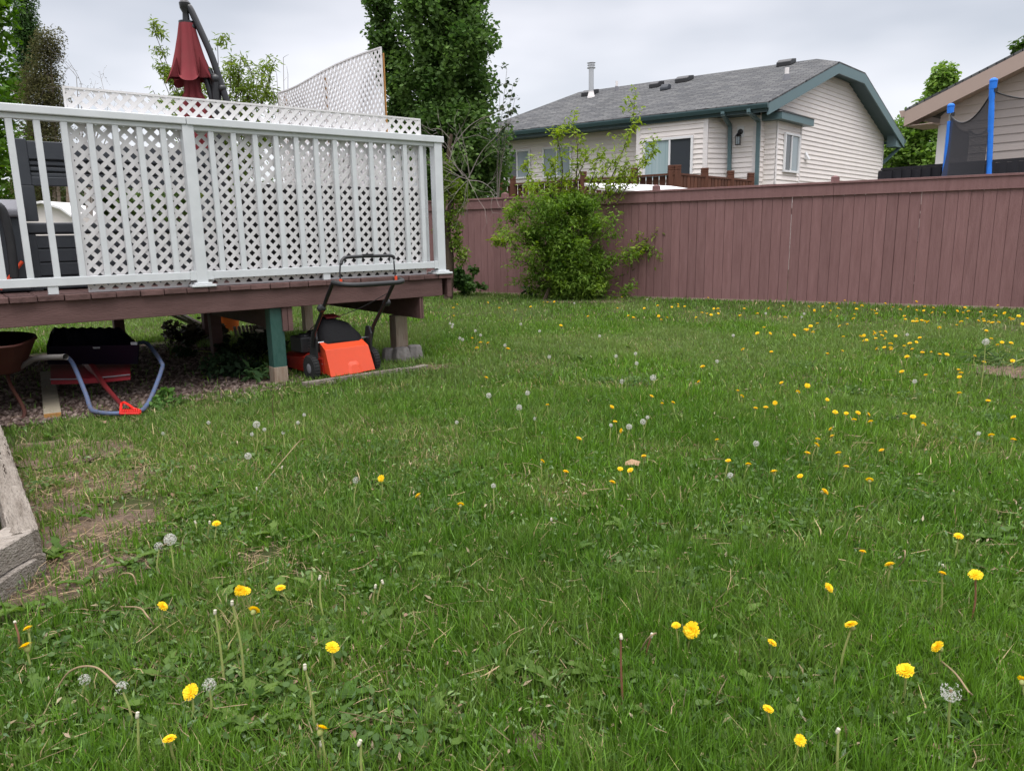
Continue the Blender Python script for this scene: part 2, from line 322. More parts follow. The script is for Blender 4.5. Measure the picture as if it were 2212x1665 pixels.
def grass_pts(n, r1, r2, a1=-46, a2=44):
    th = rng.uniform(math.radians(a1), math.radians(a2), n); r = np.sqrt(rng.uniform(r1 * r1, r2 * r2, n))
    x = r * np.sin(th); y = r * np.cos(th); k = np.ones(n)
    k *= (.45 + .8 * vnoise(x, y, .3, 1)) * np.clip(.1 + 1.6 * vnoise(x, y, .035, 2), 0, 1.15)
    for bx, by, br, kk in BARE:
        d = np.hypot(x - bx, (y - by) * 1.15) / br; k *= 1 - kk * np.clip(1.5 - d + 1.3 * (vnoise(x, y, .09, 5) - .5), 0, 1)
    q = np.stack([x - P0[0], y - P0[1]], 1); s = q @ DD[:2]; dep = -(q @ NN[:2])
    under = (s < .15 + .2 * (vnoise(x, y, .2, 3) - .5)) & (dep > -.12 + .3 * (vnoise(x, y, .25, 4) - .5) - .15 * (s < -1.4)) & (dep < 3.4)
    k[under] *= .03
    shade = (s > .15) & (s < 1.6) & (dep > .1) & (dep < 3.4); k[shade] *= .6
    d = (x - FA[0]) * FN[0] + (y - FA[1]) * FN[1]; k[d > -.015] = 0
    k[inpoly(x, y, bedpoly())] = 0
    m = rng.random(n) < k; return x[m], y[m]
def make_grass(name, bands):
    VV = []; QQ = []; TT = []; CC = []; off = 0
    for n, r1, r2, w, h0, *an in bands:
        x, y = grass_pts(n, r1, r2, *an); n = len(x)
        big = vnoise(x, y, .9, 11); mid = vnoise(x, y, .28, 12); fin = vnoise(x, y, .12, 15)
        h = h0 * (.35 + 1.0 * rng.random(n) ** 1.3) * (.5 + .6 * mid + .45 * vnoise(x, y, .05, 16))
        straw = np.clip(1.6 * vnoise(x, y, .55, 13) - 1.0, 0, 1)
        # thin yellowed turf near the raised bed and the deck edge
        dl = np.exp(-(((x + 1.75) / 1.0) ** 2 + ((y - 3.6) / 1.2) ** 2)); straw = np.clip(straw + .55 * dl, 0, 1)
        s_ = np.stack([x - P0[0], y - P0[1]], 1); edge = np.exp(-(((-(s_ @ NN[:2])) + .35) / .35) ** 2) * ((s_ @ DD[:2]) < .3); straw = np.clip(straw + .2 * edge, 0, 1)
        dry = rng.random(n) < .05 + .38 * straw; h = h * (1 - .3 * straw)
        g1 = np.array([.027, .078, .012]); g2 = np.array([.128, .238, .030]); g3 = np.array([.225, .265, .09]); st = np.array([.34, .27, .14])
        t = np.clip(.2 + .35 * big + .45 * rng.random(n), 0, 1)[:, None]; c = g1 * (1 - t) + g2 * t
        u = (np.clip((straw * .55 + .3 * (fin > .62)) * rng.random(n), 0, 1))[:, None]; c = c * (1 - u) + g3 * u
        c[dry] = st * rng.uniform(.55, 1.25, (dry.sum(), 1))
        c *= np.exp(rng.normal(.05, .30, (n, 1)))
        pale = (.35 * np.clip(vnoise(x, y, .8, 31) * 1.8 - .5, 0, 1) * np.clip((y - 3.5) / 3, 0, 1))[:, None]; c = c * (1 - pale) + np.array([.23, .26, .11]) * pale
        a = rng.uniform(0, 2 * math.pi, n); sw = 2 * math.pi * vnoise(x, y, .5, 21); a = np.where(rng.random(n) < .15, sw + rng.normal(0, .8, n), a)
        lean = h * np.abs(rng.normal(.25, .38, n)); lean[dry] = h[dry] * rng.uniform(.4, 1.6, dry.sum())
        z1 = h * .55; z2 = np.sqrt(np.maximum(h * h - lean * lean * .6, (h * .12) ** 2)); z1 = np.where(dry, z2 * .6, z1 * z2 / h)
        d = np.stack([np.cos(a), np.sin(a)], 1); b = rng.uniform(0, 2 * math.pi, n); pw = np.stack([np.cos(b), np.sin(b)], 1) * (w * rng.uniform(.6, 1.3, n))[:, None] / 2
        V = np.zeros((n, 5, 3)); P = np.stack([x, y], 1)
        V[:, 0, :2] = P - pw; V[:, 1, :2] = P + pw; m1 = P + d * (lean * .3)[:, None]
        V[:, 2, :2] = m1 + pw * .85; V[:, 3, :2] = m1 - pw * .85; V[:, 2, 2] = z1; V[:, 3, 2] = z1
        V[:, 4, :2] = P + d * lean[:, None]; V[:, 4, 2] = z2; V[:, :2, 2] = -.003
        base = off + np.arange(n)[:, None] * 5
        QQ.append(base + np.array([[0, 1, 2, 3]])); TT.append(base + np.array([[3, 2, 4]])); VV.append(V.reshape(-1, 3)); CC.append(np.repeat(c, 5, 0)); off += 5 * n
    o = npmesh(name, np.concatenate(VV), np.concatenate(QQ), M['blade'], None, np.concatenate(CC), np.concatenate(TT))
    return tag(o, 'green lawn grass with dry blades and thin patches', 'grass', kind='stuff')
make_grass('grass', [(320000, .75, 2.6, .0038, .075), (430000, 2.6, 5.2, .005, .062), (380000, 5.2, 9.5, .008, .052), (220000, 9.5, 17, .013, .052), (20000, .1, .75, .0038, .066, -80, 80), (90000, .75, 5.5, .007, .06, 44, 82), (70000, 5.5, 11, .012, .056, 44, 75), (25000, 5.5, 14, .016, .06, -75, -46)])

# ------------------------------------------------------------------ leaves
def leafgeo(P, size, cols, kind='round', droop=.3, aspect=.35, out=None):
    n = len(P); size = np.broadcast_to(size, n) * rng.uniform(.65, 1.25, n)
    a = rng.uniform(0, 2 * math.pi, n); el = rng.normal(-droop, .5, n)
    d = np.stack([np.cos(a) * np.cos(el), np.sin(a) * np.cos(el), np.sin(el)], 1)
    if out is not None: d = d * .6 + out * .8; d /= np.linalg.norm(d, axis=1)[:, None] + 1e-9
    up = rng.normal(0, .55, (n, 3)) + np.array([0, 0, 1.]); s = np.cross(d, up); s /= np.linalg.norm(s, axis=1)[:, None] + 1e-9; nn = np.cross(s, d)
    L = size[:, None]
    if kind == 'round':
        pr = [(0, 0, 0), (.25, -.42, .05), (.7, -.36, .05), (1, 0, -.05), (.7, .36, .05), (.25, .42, .05)]
        V = np.stack([P + d * L * u + s * L * w + nn * L * q for u, w, q in pr], 1).reshape(-1, 3)
        b = np.arange(n)[:, None] * 6; Q = np.concatenate([b + np.array([[0, 1, 2, 3]]), b + np.array([[0, 3, 4, 5]])]); k = 6
    else:
        pr = [(0, 0, 0), (.4, -aspect / 2, .06), (1, 0, -.12), (.4, aspect / 2, .06)]
        V = np.stack([P + d * L * u + s * L * w + nn * L * q for u, w, q in pr], 1).reshape(-1, 3)
        b = np.arange(n)[:, None] * 4; Q = b + np.array([[0, 1, 2, 3]]); k = 4
    return V, Q, np.repeat(cols, k, 0)
def lerpc(c1, c2, t): t = np.clip(t, 0, 1)[:, None]; return np.array(c1) * (1 - t) + np.array(c2) * t
def crown(name, parent, pts, rad, nleaf, size, c1, c2, kind='round', mt='leaf', aspect=.35, droop=.3, lump=1.0):
    """leaf clusters round the given points"""
    pts = np.array(pts); n = len(pts); tone = rng.random(n)
    i = rng.integers(0, n, nleaf); o = rng.normal(0, 1, (nleaf, 3)); o /= (np.linalg.norm(o, axis=1)[:, None] + 1e-9); o *= (rng.random(nleaf) ** .45)[:, None]
    R = np.broadcast_to(rad, n)[i][:, None]; P = pts[i] + o * R * lump
    c = lerpc(c1, c2, .55 * tone[i] + .45 * rng.random(nleaf)) * rng.uniform(.8, 1.2, (nleaf, 1))
    V, Q, C = leafgeo(P - np.array(parent.location)[None] if parent else P, size, c, kind, droop, aspect)
    return npmesh(name, V, Q, M[mt], parent, C)
def envelope(n, zs, rs, cx, cy, fx=1., fy=1., surf=.55):
    z = rng.uniform(zs[0], zs[-1], n); r = np.interp(z, zs, rs) * (rng.random(n) ** surf); a = rng.uniform(0, 2 * math.pi, n)
    x0 = np.interp(z, zs, cx) if hasattr(cx, '__len__') else cx
    return np.stack([x0 + r * np.cos(a) * fx, cy + r * np.sin(a) * fy, z], 1)
def limbs(mb, base, tops, r, rr, frac=.35):
    base = np.array(base, float)
    for t in tops:
        t = np.array(t, float); z = base[2] + (t[2] - base[2]) * random.uniform(.1, .6); st = base + (t - base) * 0; st[2] = z
        mid = (st + t) / 2 + np.array([random.uniform(-.1, .1), random.uniform(-.1, .1), random.uniform(-.12, .05)]) * np.linalg.norm(t - st)
        mb.tube(smo([st, mid, t], 4), np.linspace(r * frac, rr, 9), 5)
def twigs(mb, p, d, L, r, depth, spread=.5, tips=None, nb=3, curl=.25):
    p = np.array(p, float); d = np.array(d, float); d /= np.linalg.norm(d); pts = [p]; k = 4
    for i in range(k):
        d = d + np.array([random.gauss(0, curl * .35) for _ in range(3)]); d /= np.linalg.norm(d); p = p + d * L / k; pts.append(p)
    mb.tube(pts, np.linspace(r, r * .5, len(pts)), 5 if r > .006 else 3, False)
    if tips is not None: tips += [(q, d) for q in pts[1:]]
    if depth > 0:
        for j in range(nb):
            i = random.randint(1, k); e = d + np.array([random.gauss(0, spread) for _ in range(3)])
            twigs(mb, pts[i], e, L * random.uniform(.45, .8), r * .55, depth - 1, spread, tips, nb, curl)
G1 = (.018, .045, .010); G2 = (.055, .105, .022); Y1 = (.06, .12, .015); Y2 = (.16, .23, .04)

# columnar aspen behind the fence
def px_env(rows, Y):
    """rows (y, xleft, xright) in the picture at distance Y -> z, centre x, radius"""
    out = []
    for y, a, b in rows:
        p, q = aty(a, y, Y), aty(b, y, Y); out.append(((p[2] + q[2]) / 2, (p[0] + q[0]) / 2, (q[0] - p[0]) / 2))
    out.sort(); return zip(*out)
YT = 15.9
def tree(name, label, rows, Y, nleaf, size, c1, c2, ncl, crad, kind='round', mt='leaf', cat='tree', trunk=.12, group=None, bark='bark', ztop=None, thick=1.0, aspect=.35, droop=.3, nl=14, surf=.55):
    zs, cx, rs = px_env(rows, Y); zs, cx, rs = list(zs), list(cx), list(rs)
    if ztop: zs.append(ztop); cx.append(cx[-1]); rs.append(rs[-1] * .35)
    t = thing(name, label, cat, (cx[0], Y, 0), 0, group); T = np.array([cx[0], Y, 0])
    pts = envelope(ncl, zs, np.maximum(np.array(rs) - crad * .6, .03), cx, Y, 1, thick, surf)
    crown('crown', t, pts, crad, nleaf, size, c1, c2, kind, mt, aspect, droop)
    mb = MB(); h = zs[-1]; mb.tube([np.array([np.interp(z, zs, cx), Y, z]) - T for z in np.linspace(0, h * .93, 9)], np.linspace(trunk, trunk * .25, 9), 8)
    for p in pts[:nl]:
        z = max(.3, p[2] - random.uniform(.3, 1.4)); st = np.array([np.interp(z, zs, cx), Y, z]); md = (st + p) / 2 + np.array([0, 0, -.1]); mb.tube([st - T, md - T, p - T], [trunk * .3, trunk * .2, .008], 5)
    mb.build('trunk', M[bark], t, smooth=True); return t
tree('aspen_tree', 'tall dark green columnar aspen tree behind the left end of the brown fence', [(452, 905, 1100), (400, 880, 1118), (350, 870, 1116), (300, 862, 1106), (240, 852, 1088), (150, 842, 1070), (60, 836, 1076), (0, 846, 1074)], YT, 48000, .085, (.045, .10, .024), (.165, .26, .075), 430, .28, trunk=.16, ztop=6.8, surf=.6)
tree('aspen_tree', 'narrower dark aspen column just left of the tall lattice screen end', [(430, 860, 940), (300, 838, 925), (240, 838, 905), (150, 805, 885), (60, 782, 872), (0, 774, 866)], YT + .5, 14000, .08, (.035, .08, .02), (.12, .20, .055), 170, .24, trunk=.1, ztop=6.6)
# sparse aspen sapling whose airy branches stick out at the right of the column
t = thing('aspen_sapling', 'sparse young aspen with airy leafy branches against the sky', 'tree', aty(1072, 430, 15.3)*[1, 1, 0])
mb = MB(); tips = []; b0 = np.array(t.location)
for tx, ty in ((1095, 150), (1108, 185), (1080, 205), (1100, 245), (1112, 215)):
    e = aty(tx, ty, 15.0) - b0; md = np.array([e[0] * .2, 0, e[2] * .6]); P = smo([(0, 0, 0), md, e], 6); mb.tube(P, np.linspace(.009, .003, len(P)), 5)
    for q in P[8:]:
        for _ in range(2): twigs(mb, q, (random.gauss(0, 1), random.gauss(0, 1), .4), .22, .004, 0, tips=tips)
mb.build('trunk', M['twig'], t); tp = np.array([q for q, _ in tips]); tp = tp[rng.random(len(tp)) < .75]
V, Q, C = leafgeo(tp + rng.normal(0, .03, tp.shape), .085, lerpc((.03, .05, .025), (.07, .11, .045), rng.random(len(tp)))); npmesh('crown', V, Q, M['leaf'], t, C)

# left-hand trees beyond the deck
tree('maple_tree', 'big bright green leafy tree filling the top left corner', [(500, -260, 60), (430, -250, 95), (300, -230, 105), (200, -220, 84), (130, -200, 78), (80, -180, 48), (40, -160, 30), (0, -160, 28)], 16, 20000, .10, (.04, .10, .016), (.14, .25, .035), 150, .42, trunk=.2, ztop=8)
tree('spruce_tree', 'dark green tree top rising between the maple and the sky', [(200, 20, 90), (100, 26, 86), (40, 34, 74), (0, 40, 64)], 19, 12000, .09, (.03, .07, .02), (.09, .15, .05), 80, .3, 'lance', trunk=.12, ztop=8.5)
tb = tree('birch_tree', 'thin brownish birch with pale bare trunks behind the deck rail', [(480, 15, 165), (400, 30, 162), (300, 38, 160), (240, 40, 152), (180, 48, 138), (130, 62, 128), (80, 88, 128)], 14.5, 24000, .055, (.045, .045, .022), (.145, .14, .06), 260, .26, 'lance', trunk=.035, bark='birch', aspect=.4)
T0 = np.array(tb.location); mb = MB()
for xb, xt, yt in ((130, 100, 140), (150, 125, 230), (105, 70, 220), (118, 108, 110)):
    p, q = aty(xb, 480, 14.5), aty(xt, yt, 14.5); mb.tube(smo([p * [1, 1, 0] - T0, (p - T0), (p + q) / 2 - T0 + [.05, 0, 0], q - T0], 5), np.linspace(.05, .012, 16), 7)
mb.build('side_trunk', M['birch'], tb, smooth=True)
t = thing('bare_tree', 'leafless twiggy tree left of the lattice top, against the sky', 'tree', aty(190, 480, 13)*[1, 1, 0]); T0 = np.array(t.location); mb = MB(); tips = []
for tx, ty in ((175, 155), (215, 205), (245, 225), (165, 140), (228, 190), (200, 240)):
    e = aty(tx, ty + 25, 13) - T0; P = smo([(0, 0, 0), np.array([e[0] * .2, 0, e[2] * .6]), e], 5); mb.tube(P, np.linspace(.025, .004, len(P)), 5)
    for q in P[5:]: twigs(mb, q, (random.gauss(.2, .8), random.gauss(0, .6), .7), .38, .005, 2, .6, tips, 2)
mb.build('trunk', M['twig'], t); tp = np.array([q for q, _ in tips]); tp = tp[rng.random(len(tp)) < .3]
V, Q, C = leafgeo(tp, .035, lerpc((.06, .06, .05), (.1, .1, .06), rng.random(len(tp))), 'lance'); npmesh('crown', V, Q, M['leaf'], t, C)

def branchy(name, label, base, ends, Y, leafsize, c1, c2, nsub, sublen, r0_=.03, aspect=.3, per=3, jit=.03, cat='tree', keep=1., droop=.1, group=None, mt='leaf', subdepth=1, from_frac=.25):
    """stems drawn to the given points, side shoots with long leaves on them"""
    base = np.array([base[0], base[1], 0.]); t = thing(name, label, cat, base, 0, group); mb = MB(); tips = []
    for e in ends:
        tx, ty = e[:2]; yy = Y + (e[2] if len(e) > 2 else random.uniform(-.4, .4)); p = aty(tx, ty, yy) - base
        st = np.array([random.uniform(-.06, .06), random.uniform(-.06, .06), 0]); P = smo([st, np.array([p[0] * .25, p[1] * .4, p[2] * .5]), p], 7)
        mb.tube(P, np.linspace(r0_, .004, len(P)), 5); k0 = int(len(P) * from_frac)
        tips += [(q, None) for q in P[k0 + 4:]]
        for _ in range(nsub):
            q = P[random.randint(k0, len(P) - 1)]; d = (P[-1] - P[0]) / np.linalg.norm(P[-1] - P[0])
            twigs(mb, q, d * .6 + np.array([random.gauss(0, .6), random.gauss(0, .6), random.gauss(.1, .35)]), sublen * random.uniform(.5, 1.2), .006, subdepth, .5, tips, 2)
    mb.build('trunk', M['bark'], t); tp = np.array([q for q, _ in tips]); tp = tp[rng.random(len(tp)) < keep]; tp = np.repeat(tp, per, 0) + rng.normal(0, jit, (len(tp) * per, 3))
    zt = (tp[:, 2] - tp[:, 2].min()) / (np.ptp(tp[:, 2]) + .01)
    V, Q, C = leafgeo(tp, leafsize, lerpc(c1, c2, .5 * rng.random(len(tp)) + .5 * vnoise(tp[:, 0] * 1.7, tp[:, 2] * 1.7, .3, 8)), 'lance', droop, aspect); npmesh('crown', V, Q, M[mt], t, C); return t
branchy('apple_tree', 'young fruit tree with drooping narrow leaves behind the folded red umbrella', gnd(480, 560, 0) * 0 + aty(480, 400, 11), [(335, 72), (345, 125), (350, 165), (330, 195), (372, 180), (395, 190), (470, 100), (500, 120), (520, 125), (545, 160), (560, 150), (585, 160), (575, 190), (540, 190), (505, 170), (480, 180), (440, 190), (520, 205), (590, 205), (600, 215), (455, 150), (420, 200)], 11, .085, (.09, .15, .025), (.24, .31, .06), 10, .2, .02, .27, 5, .035, keep=.9, droop=.35, from_frac=.45)
t = thing('bare_sapling', 'pair of thin leafless stems beside the tall lattice screen', 'sapling', aty(606, 400, 10.5)*[1, 1, 0]); mb = MB(); T0 = np.array(t.location)
for tx, ty in ((612, 125), (598, 165), (622, 160), (590, 190)):
    e = aty(tx, ty, 10.5) - T0; P = smo([(0, 0, 0), e * [.4, 1, .5], e], 6); mb.tube(P, np.linspace(.012, .003, len(P)), 4)
    for q in P[6:]: twigs(mb, q, (random.gauss(0, 1), random.gauss(0, 1), .8), .1, .003, 0)
mb.build('trunk', M['twig'], t)

tree('lilac_hedge', 'dark leafy hedge standing behind the deck and the neighbouring white shed', [(520, -60, 700), (470, -80, 700), (430, -60, 680), (412, -20, 640)], 19.5, 26000, .10, (.03, .06, .015), (.10, .15, .04), 190, .45, thick=.2, cat='hedge', nl=8)
zt0 = aty(100, 438, 12.5); t = thing('white_shed', 'white gable-roofed shed seen through the slatted bench back', 'shed', zt0 * [1, 1, 0]); TB = np.array(t.location)
pts_ = [aty(x, y, 12.5) - TB for x, y in ((20, 470), (60, 448), (97, 440), (140, 454), (162, 470))]; b = MB(); b.prism([pts_[0] * [1, 1, 0]] + pts_ + [pts_[-1] * [1, 1, 0]], (0, .9, 0)); b.build('wall', M['siding'], t)
for p, q in zip(pts_[:-1], pts_[1:]): b = MB(); b.prism([p + [0, -.12, .005], q + [0, -.12, .005], q + [0, .95, .005], p + [0, .95, .005]], (0, 0, .035)); b.build('roof', M['shedroof'], t)
# trees between and behind the two houses
tree('maple_tree', 'leafy green tree standing between the two houses', [(430, 1880, 2030), (380, 1880, 2050), (320, 1900, 2040), (260, 1925, 2040), (225, 1995, 2045), (190, 2012, 2052), (158, 2030, 2048)], 29, 13000, .15, (.07, .15, .025), (.24, .36, .08), 110, .5, trunk=.2, surf=.8)
tree('round_tree', 'small dull green tree under the eave of the cream house, by its downspout', [(440, 1880, 1975), (400, 1885, 1975), (360, 1890, 1960), (340, 1900, 1940)], 31, 7000, .16, (.06, .08, .03), (.13, .15, .07), 40, .5, trunk=.1)
tree('distant_tree', 'treetop just showing over the roof of the right house', [(200, 2185, 2225), (120, 2195, 2228), (88, 2203, 2218)], 34, 3000, .2, (.03, .07, .015), (.08, .13, .03), 20, .5, trunk=.1)

# ------------------------------------------------------------------ brown fence
AF = math.atan2(FD[1], FD[0])
fen = thing('board_fence', 'long red-brown painted board fence with flat top trim across the back of the lawn', 'fence', FA, AF)
mb = MB(); s = -9.5
while s < 12.5:
    w = .146 + random.uniform(-.006, .006); mb.tint = random.random(); y = random.uniform(-.004, .004); g = .005 + (.005 if random.random() < .15 else 0)
    mb.box(s + g / 2, y, .02 + random.uniform(-.01, .01), s + w - g / 2, y + .018, 1.62); mb.box(s + w - g / 2 + .0002, .0125, .02, s + w + g / 2 + .004, .0215, 1.6) if random.random() < .96 else None; s += w
mb.build('boards', M['fence'], fen)
PS = [-7.96, -5.1, -2.25, .63, 3.61, 6.40, 9.3, 12.2]
mb = MB(); prev = -9.5
for q in PS: mb.tint = random.random(); mb.box(prev + .004, -.028, 1.61, q + .02, -.006, 1.775); prev = q + .02
mb.build('top_trim', M['fence'], fen, bevel=.003)
mb = MB(); prev = -9.5
for q in PS: mb.tint = random.random(); mb.box(prev + .004, -.045, 1.777, q + .02, .13, 1.81); prev = q + .02
mb.build('cap_rail', M['fence'], fen, bevel=.003)
mb = MB(); mb.box(-9.5, -.012, -.02, 12.3, -.003, .035); mb.build('kick_board', M['rawwood'], fen)
mb = MB()
for z in (.35, 1.35): mb.box(-9.5, .024, z, 12.3, .062, z + .09)
mb.build('back_rails', M['fence'], fen)
for q in PS:
    mb = MB(); mb.box(q - .03, .064, 0, q + .075, .115, 1.776); mb.box(q - .03, .012, 1.811, q + .075, .117, 1.865)
    mb.prism([(q - .03, .012, 1.866), (q + .075, .012, 1.866), (q + .075, .117, 1.866), (q - .03, .117, 1.866)], (0, 0, .012)); c = (q + .0225, .0645)
    mb.add([(q - .03, .012, 1.879), (q + .075, .012, 1.879), (q + .075, .117, 1.879), (q - .03, .117, 1.879), (c[0], c[1], 1.905)], [[0, 1, 4], [1, 2, 4], [2, 3, 4], [3, 0, 4], [3, 2, 1, 0]])
    mb.build('post', M['fence'], fen)

# ------------------------------------------------------------------ siding helper
def siding(mb, O, U, N, z0, z1, ulo, uhi, step, lip=.024, t=.45):
    """lapped boards: each course slopes out to a lip at its lower edge"""
    z = z0; O = np.array(O, float); O[2] = 0
    while z < z1 - .01:
        zt = min(z + step, z1); zm = (z + zt) / 2; e = .001
        a0, a1 = (ulo(z), uhi(z)); b0, b1 = (ulo(zt), uhi(zt))
        if a1 - a0 > .02:
            if b1 - b0 < .02: b0 = b1 = (b0 + b1) / 2
            mb.tint = random.random(); o1 = N * lip; o2 = N * e
            P = lambda u, z, o: O + U * u + o + np.array([0, 0, z])
            mb.add([P(a0, z, o1), P(a1, z, o1), P(b1, zt, o2), P(b0, zt, o2), P(a0, z, o2), P(a1, z, o2)], [[0, 1, 2, 3], [4, 5, 1, 0]])
        z = zt
def window(parent, O, U, N, u0, u1, z0, z1, panes, fw=.05, name='window'):
    """frame and panes; panes = list of (fraction, material)"""
    O = np.array(O, float); O[2] = 0; Z = np.array([0, 0, 1.]); f = MB(); P = lambda u, z, o: O + U * u + N * o + Z * z
    L = lambda a, b, c, d, o0, o1: f.pp(P(a, c, o0), U * (b - a), Z * (d - c), N * (o1 - o0))
    L(u0, u1, z1 - fw, z1, .02, .075); L(u0, u1, z0, z0 + fw, .02, .075); L(u0, u0 + fw, z0 + fw, z1 - fw, .02, .075); L(u1 - fw, u1, z0 + fw, z1 - fw, .02, .075)
    cur = u0 + fw; tot = u1 - u0 - 2 * fw
    for i, (fr, m) in enumerate(panes):
        nx = cur + tot * fr
        if i < len(panes) - 1: L(nx - fw * .4, nx + fw * .4, z0 + fw, z1 - fw, .02, .068)
        cur = nx
    fo = f.build(name, M['whiteplastic'], parent, bevel=.003); cur = u0 + fw
    for i, (fr, m) in enumerate(panes):
        nx = cur + tot * fr; g = MB(); a = cur + (fw * .4 if i else 0); b = nx - (fw * .4 if i < len(panes) - 1 else 0)
        g.pp(P(a, z0 + fw, .03), U * (b - a), Z * (z1 - z0 - 2 * fw), N * .012); g.build('pane', M[m], fo); cur = nx
    return fo
def unwrap(o, ax, ay):
    me = o.data; uv = me.uv_layers.new(name='UVMap'); ax, ay = np.array(ax), np.array(ay)
    for l in me.loops:
        c = np.array(me.vertices[l.vertex_index].co); uv.data[l.index].uv = (float(c @ ax), float(c @ ay))

# ------------------------------------------------------------------ cream bungalow
E_ = -vdir(-1254, 548); G_ = vdir(2618, 481); Yh = 19.0; Z3 = np.array([0, 0, 1.])
R0 = aty(1661, 219, Yh); zr = R0[2]; kk = Yh / 15
dG = lambda x, y, o=0.: (lambda q: ((q - R0) @ G_ - ((q - R0 - G_ * ((q - R0) @ G_)) @ G_), q[2]))(vpl(x, y, R0 + E_ * o, G_))
def onE(x, y, o):     # point on the vertical plane parallel to the eave, o metres behind the eave line
    return vpl(x, y, R0 + G_ * o, E_)
WID = 8.75 * kk; pk = dG(1814, 133.5); aL = pk[0]; zc = pk[1]; slope = (zc - zr) / aL; zrid = zr + slope * WID / 2
hou = thing('cream_bungalow', 'cream sided bungalow with grey shingle roof and blue-green trim beyond the fence', 'house', (R0[0], R0[1], 0)); HB = np.array(hou.location)
def loc(p): return np.array(p, float) - HB
class LMB(MB):
    def build(s, *a, **k):
        s.v = [tuple(np.array(v) - HB) for v in s.v]; return MB.build(s, *a, **k)
ridR = onE(1764, 128, WID / 2); ridR[2] = zrid; ridL = onE(1251, 205, WID / 2); ridL[2] = zrid
eL = onE(1000, 300, 0); eL[2] = zr
cL = R0 + G_ * aL; cL[2] = zc; cR = R0 + G_ * (WID - aL); cR[2] = zc; eRr = R0 + G_ * WID; eRr[2] = zr; eLb = eL + G_ * WID
TH = np.array([0, 0, -.04])
def roofpart(name, pts, ax, ay):
    b = LMB(); b.prism(pts, TH); o = b.build(name, M['shingle'], hou); unwrap(o, ax, ay); return o
sv = G_ * math.cos(math.atan(slope)) + Z3 * math.sin(math.atan(slope)); sv2 = -G_ * math.cos(math.atan(slope)) + Z3 * math.sin(math.atan(slope))
roofpart('roof', [R0, cL, ridR, ridL, eL], E_, sv); roofpart('roof', [cL, cR, ridR], G_, Z3 * 2.6 + E_ * -.9); roofpart('roof', [cR, eRr, eLb, ridL, ridR], E_, sv2); roofpart('roof', [eL, ridL, eLb], G_, E_)
# barge boards along the clipped gable, gutter, soffits
b = LMB(); FH = .21 * kk
for p, q in ((R0, cL), (cL, cR), (cR, eRr)):
    b.prism([p + E_ * .003 - Z3 * .045, q + E_ * .003 - Z3 * .045, q + E_ * .003 - Z3 * (FH + .045), p + E_ * .003 - Z3 * (FH + .045)], -E_ * .04)
b.build('barge_board', M['teal'], hou)
OV = .38 * kk; OVE = .5 * kk
b = LMB()
for p, q in ((R0, cL), (cL, cR), (cR, eRr)):
    p2, q2 = p - Z3 * (FH * .8), q - Z3 * (FH * .8); b.prism([p2 - E_ * .04, q2 - E_ * .04, q2 - E_ * OV, p2 - E_ * OV], Z3 * .02)
ze = zr - FH * .8; b.prism([R0 * [1, 1, 0] + Z3 * ze - E_ * OV, R0 * [1, 1, 0] + Z3 * ze - E_ * OV + G_ * OVE, eL * [1, 1, 0] + Z3 * ze + G_ * OVE, eL * [1, 1, 0] + Z3 * ze], Z3 * .02)
b.build('soffit', M['soffit'], hou)
b = LMB(); g0, g1 = R0 - Z3 * .045, eL - Z3 * .045; pr = [(-.02, 0), (-.13, 0), (-.13, -.03), (-.10, -.11), (-.02, -.12)]
b.prism([g0 + G_ * x + Z3 * z + E_ * .02 for x, z in pr], g1 - g0); b.build('gutter', M['tealdark'], hou); b = LMB(); b.prism([g0 - Z3 * .0, g0 - Z3 * .19, g0 - Z3 * .19 + G_ * .02, g0 + G_ * .02], g1 - g0); b.build('fascia', M['tealdark'], hou); b = LMB()
g2 = eRr - Z3 * .045; b.prism([g2 + G_ * -x + Z3 * z + E_ * .02 for x, z in pr], -E_ * 3); b.build('gutter', M['tealdark'], hou)
# the boxed eave end on the far side
b = LMB(); b.prism([eRr - E_ * .05 - Z3 * .05, eRr - E_ * .05 - Z3 * .32, eRr - G_ * .75 - E_ * .05 - Z3 * .32, eRr - G_ * .75 - E_ * .05 - Z3 * .05 + Z3 * .25], -E_ * .3); b.build('eave_box', M['teal'], hou)
# gable wall
WO = R0 - E_ * OV; gA = OVE; gB = WID - OVE; STEP = .125; z0w = .6
top = lambda g: min(zr + slope * min(g, WID - g), zc) - FH * .75
def ulo(z): return gA if z <= top(gA) else (z + FH * .75 - zr) / slope
def uhi(z): return gB if z <= top(gB) else WID - (z + FH * .75 - zr) / slope
b = LMB(); NE = E_
siding(b, WO, G_, NE, z0w, zc - FH * .75, ulo, uhi, STEP)
# walls along the eave side (from corner leftwards): recess with lamp, angled wall, door bay, long wall
def lx(x, y, o): q = onE(x, y, o); return (q - R0) @ E_ - ((q - R0) @ G_) * 0, q
CW = WO + G_ * gA                                  # the wall corner
def onW(x, y, o): return vpl(x, y, CW + G_ * o, E_)
A1 = CW; A2 = onW(1571, 350, 0); A3 = onW(1523, 350, -.55); A4 = onW(1379, 350, -.55); A5 = onW(1377, 350, .0); A6 = eL - E_ * -.4 + G_ * OVE
def wseg(p, q, side='wall'):
    p, q = p * [1, 1, 0], q * [1, 1, 0]; U = (q - p); Ln = np.linalg.norm(U); U /= Ln; N = np.array([-U[1], U[0], 0]);
    if N @ (CAM - p) < 0: N = -N
    siding(b, p, U, N, z0w, ze, lambda z: 0, lambda z: Ln, STEP); return p, U, N, Ln
sg = [wseg(A1, A2), wseg(A2, A3), wseg(A3, A4), wseg(A4, A5), wseg(A5, A6)]
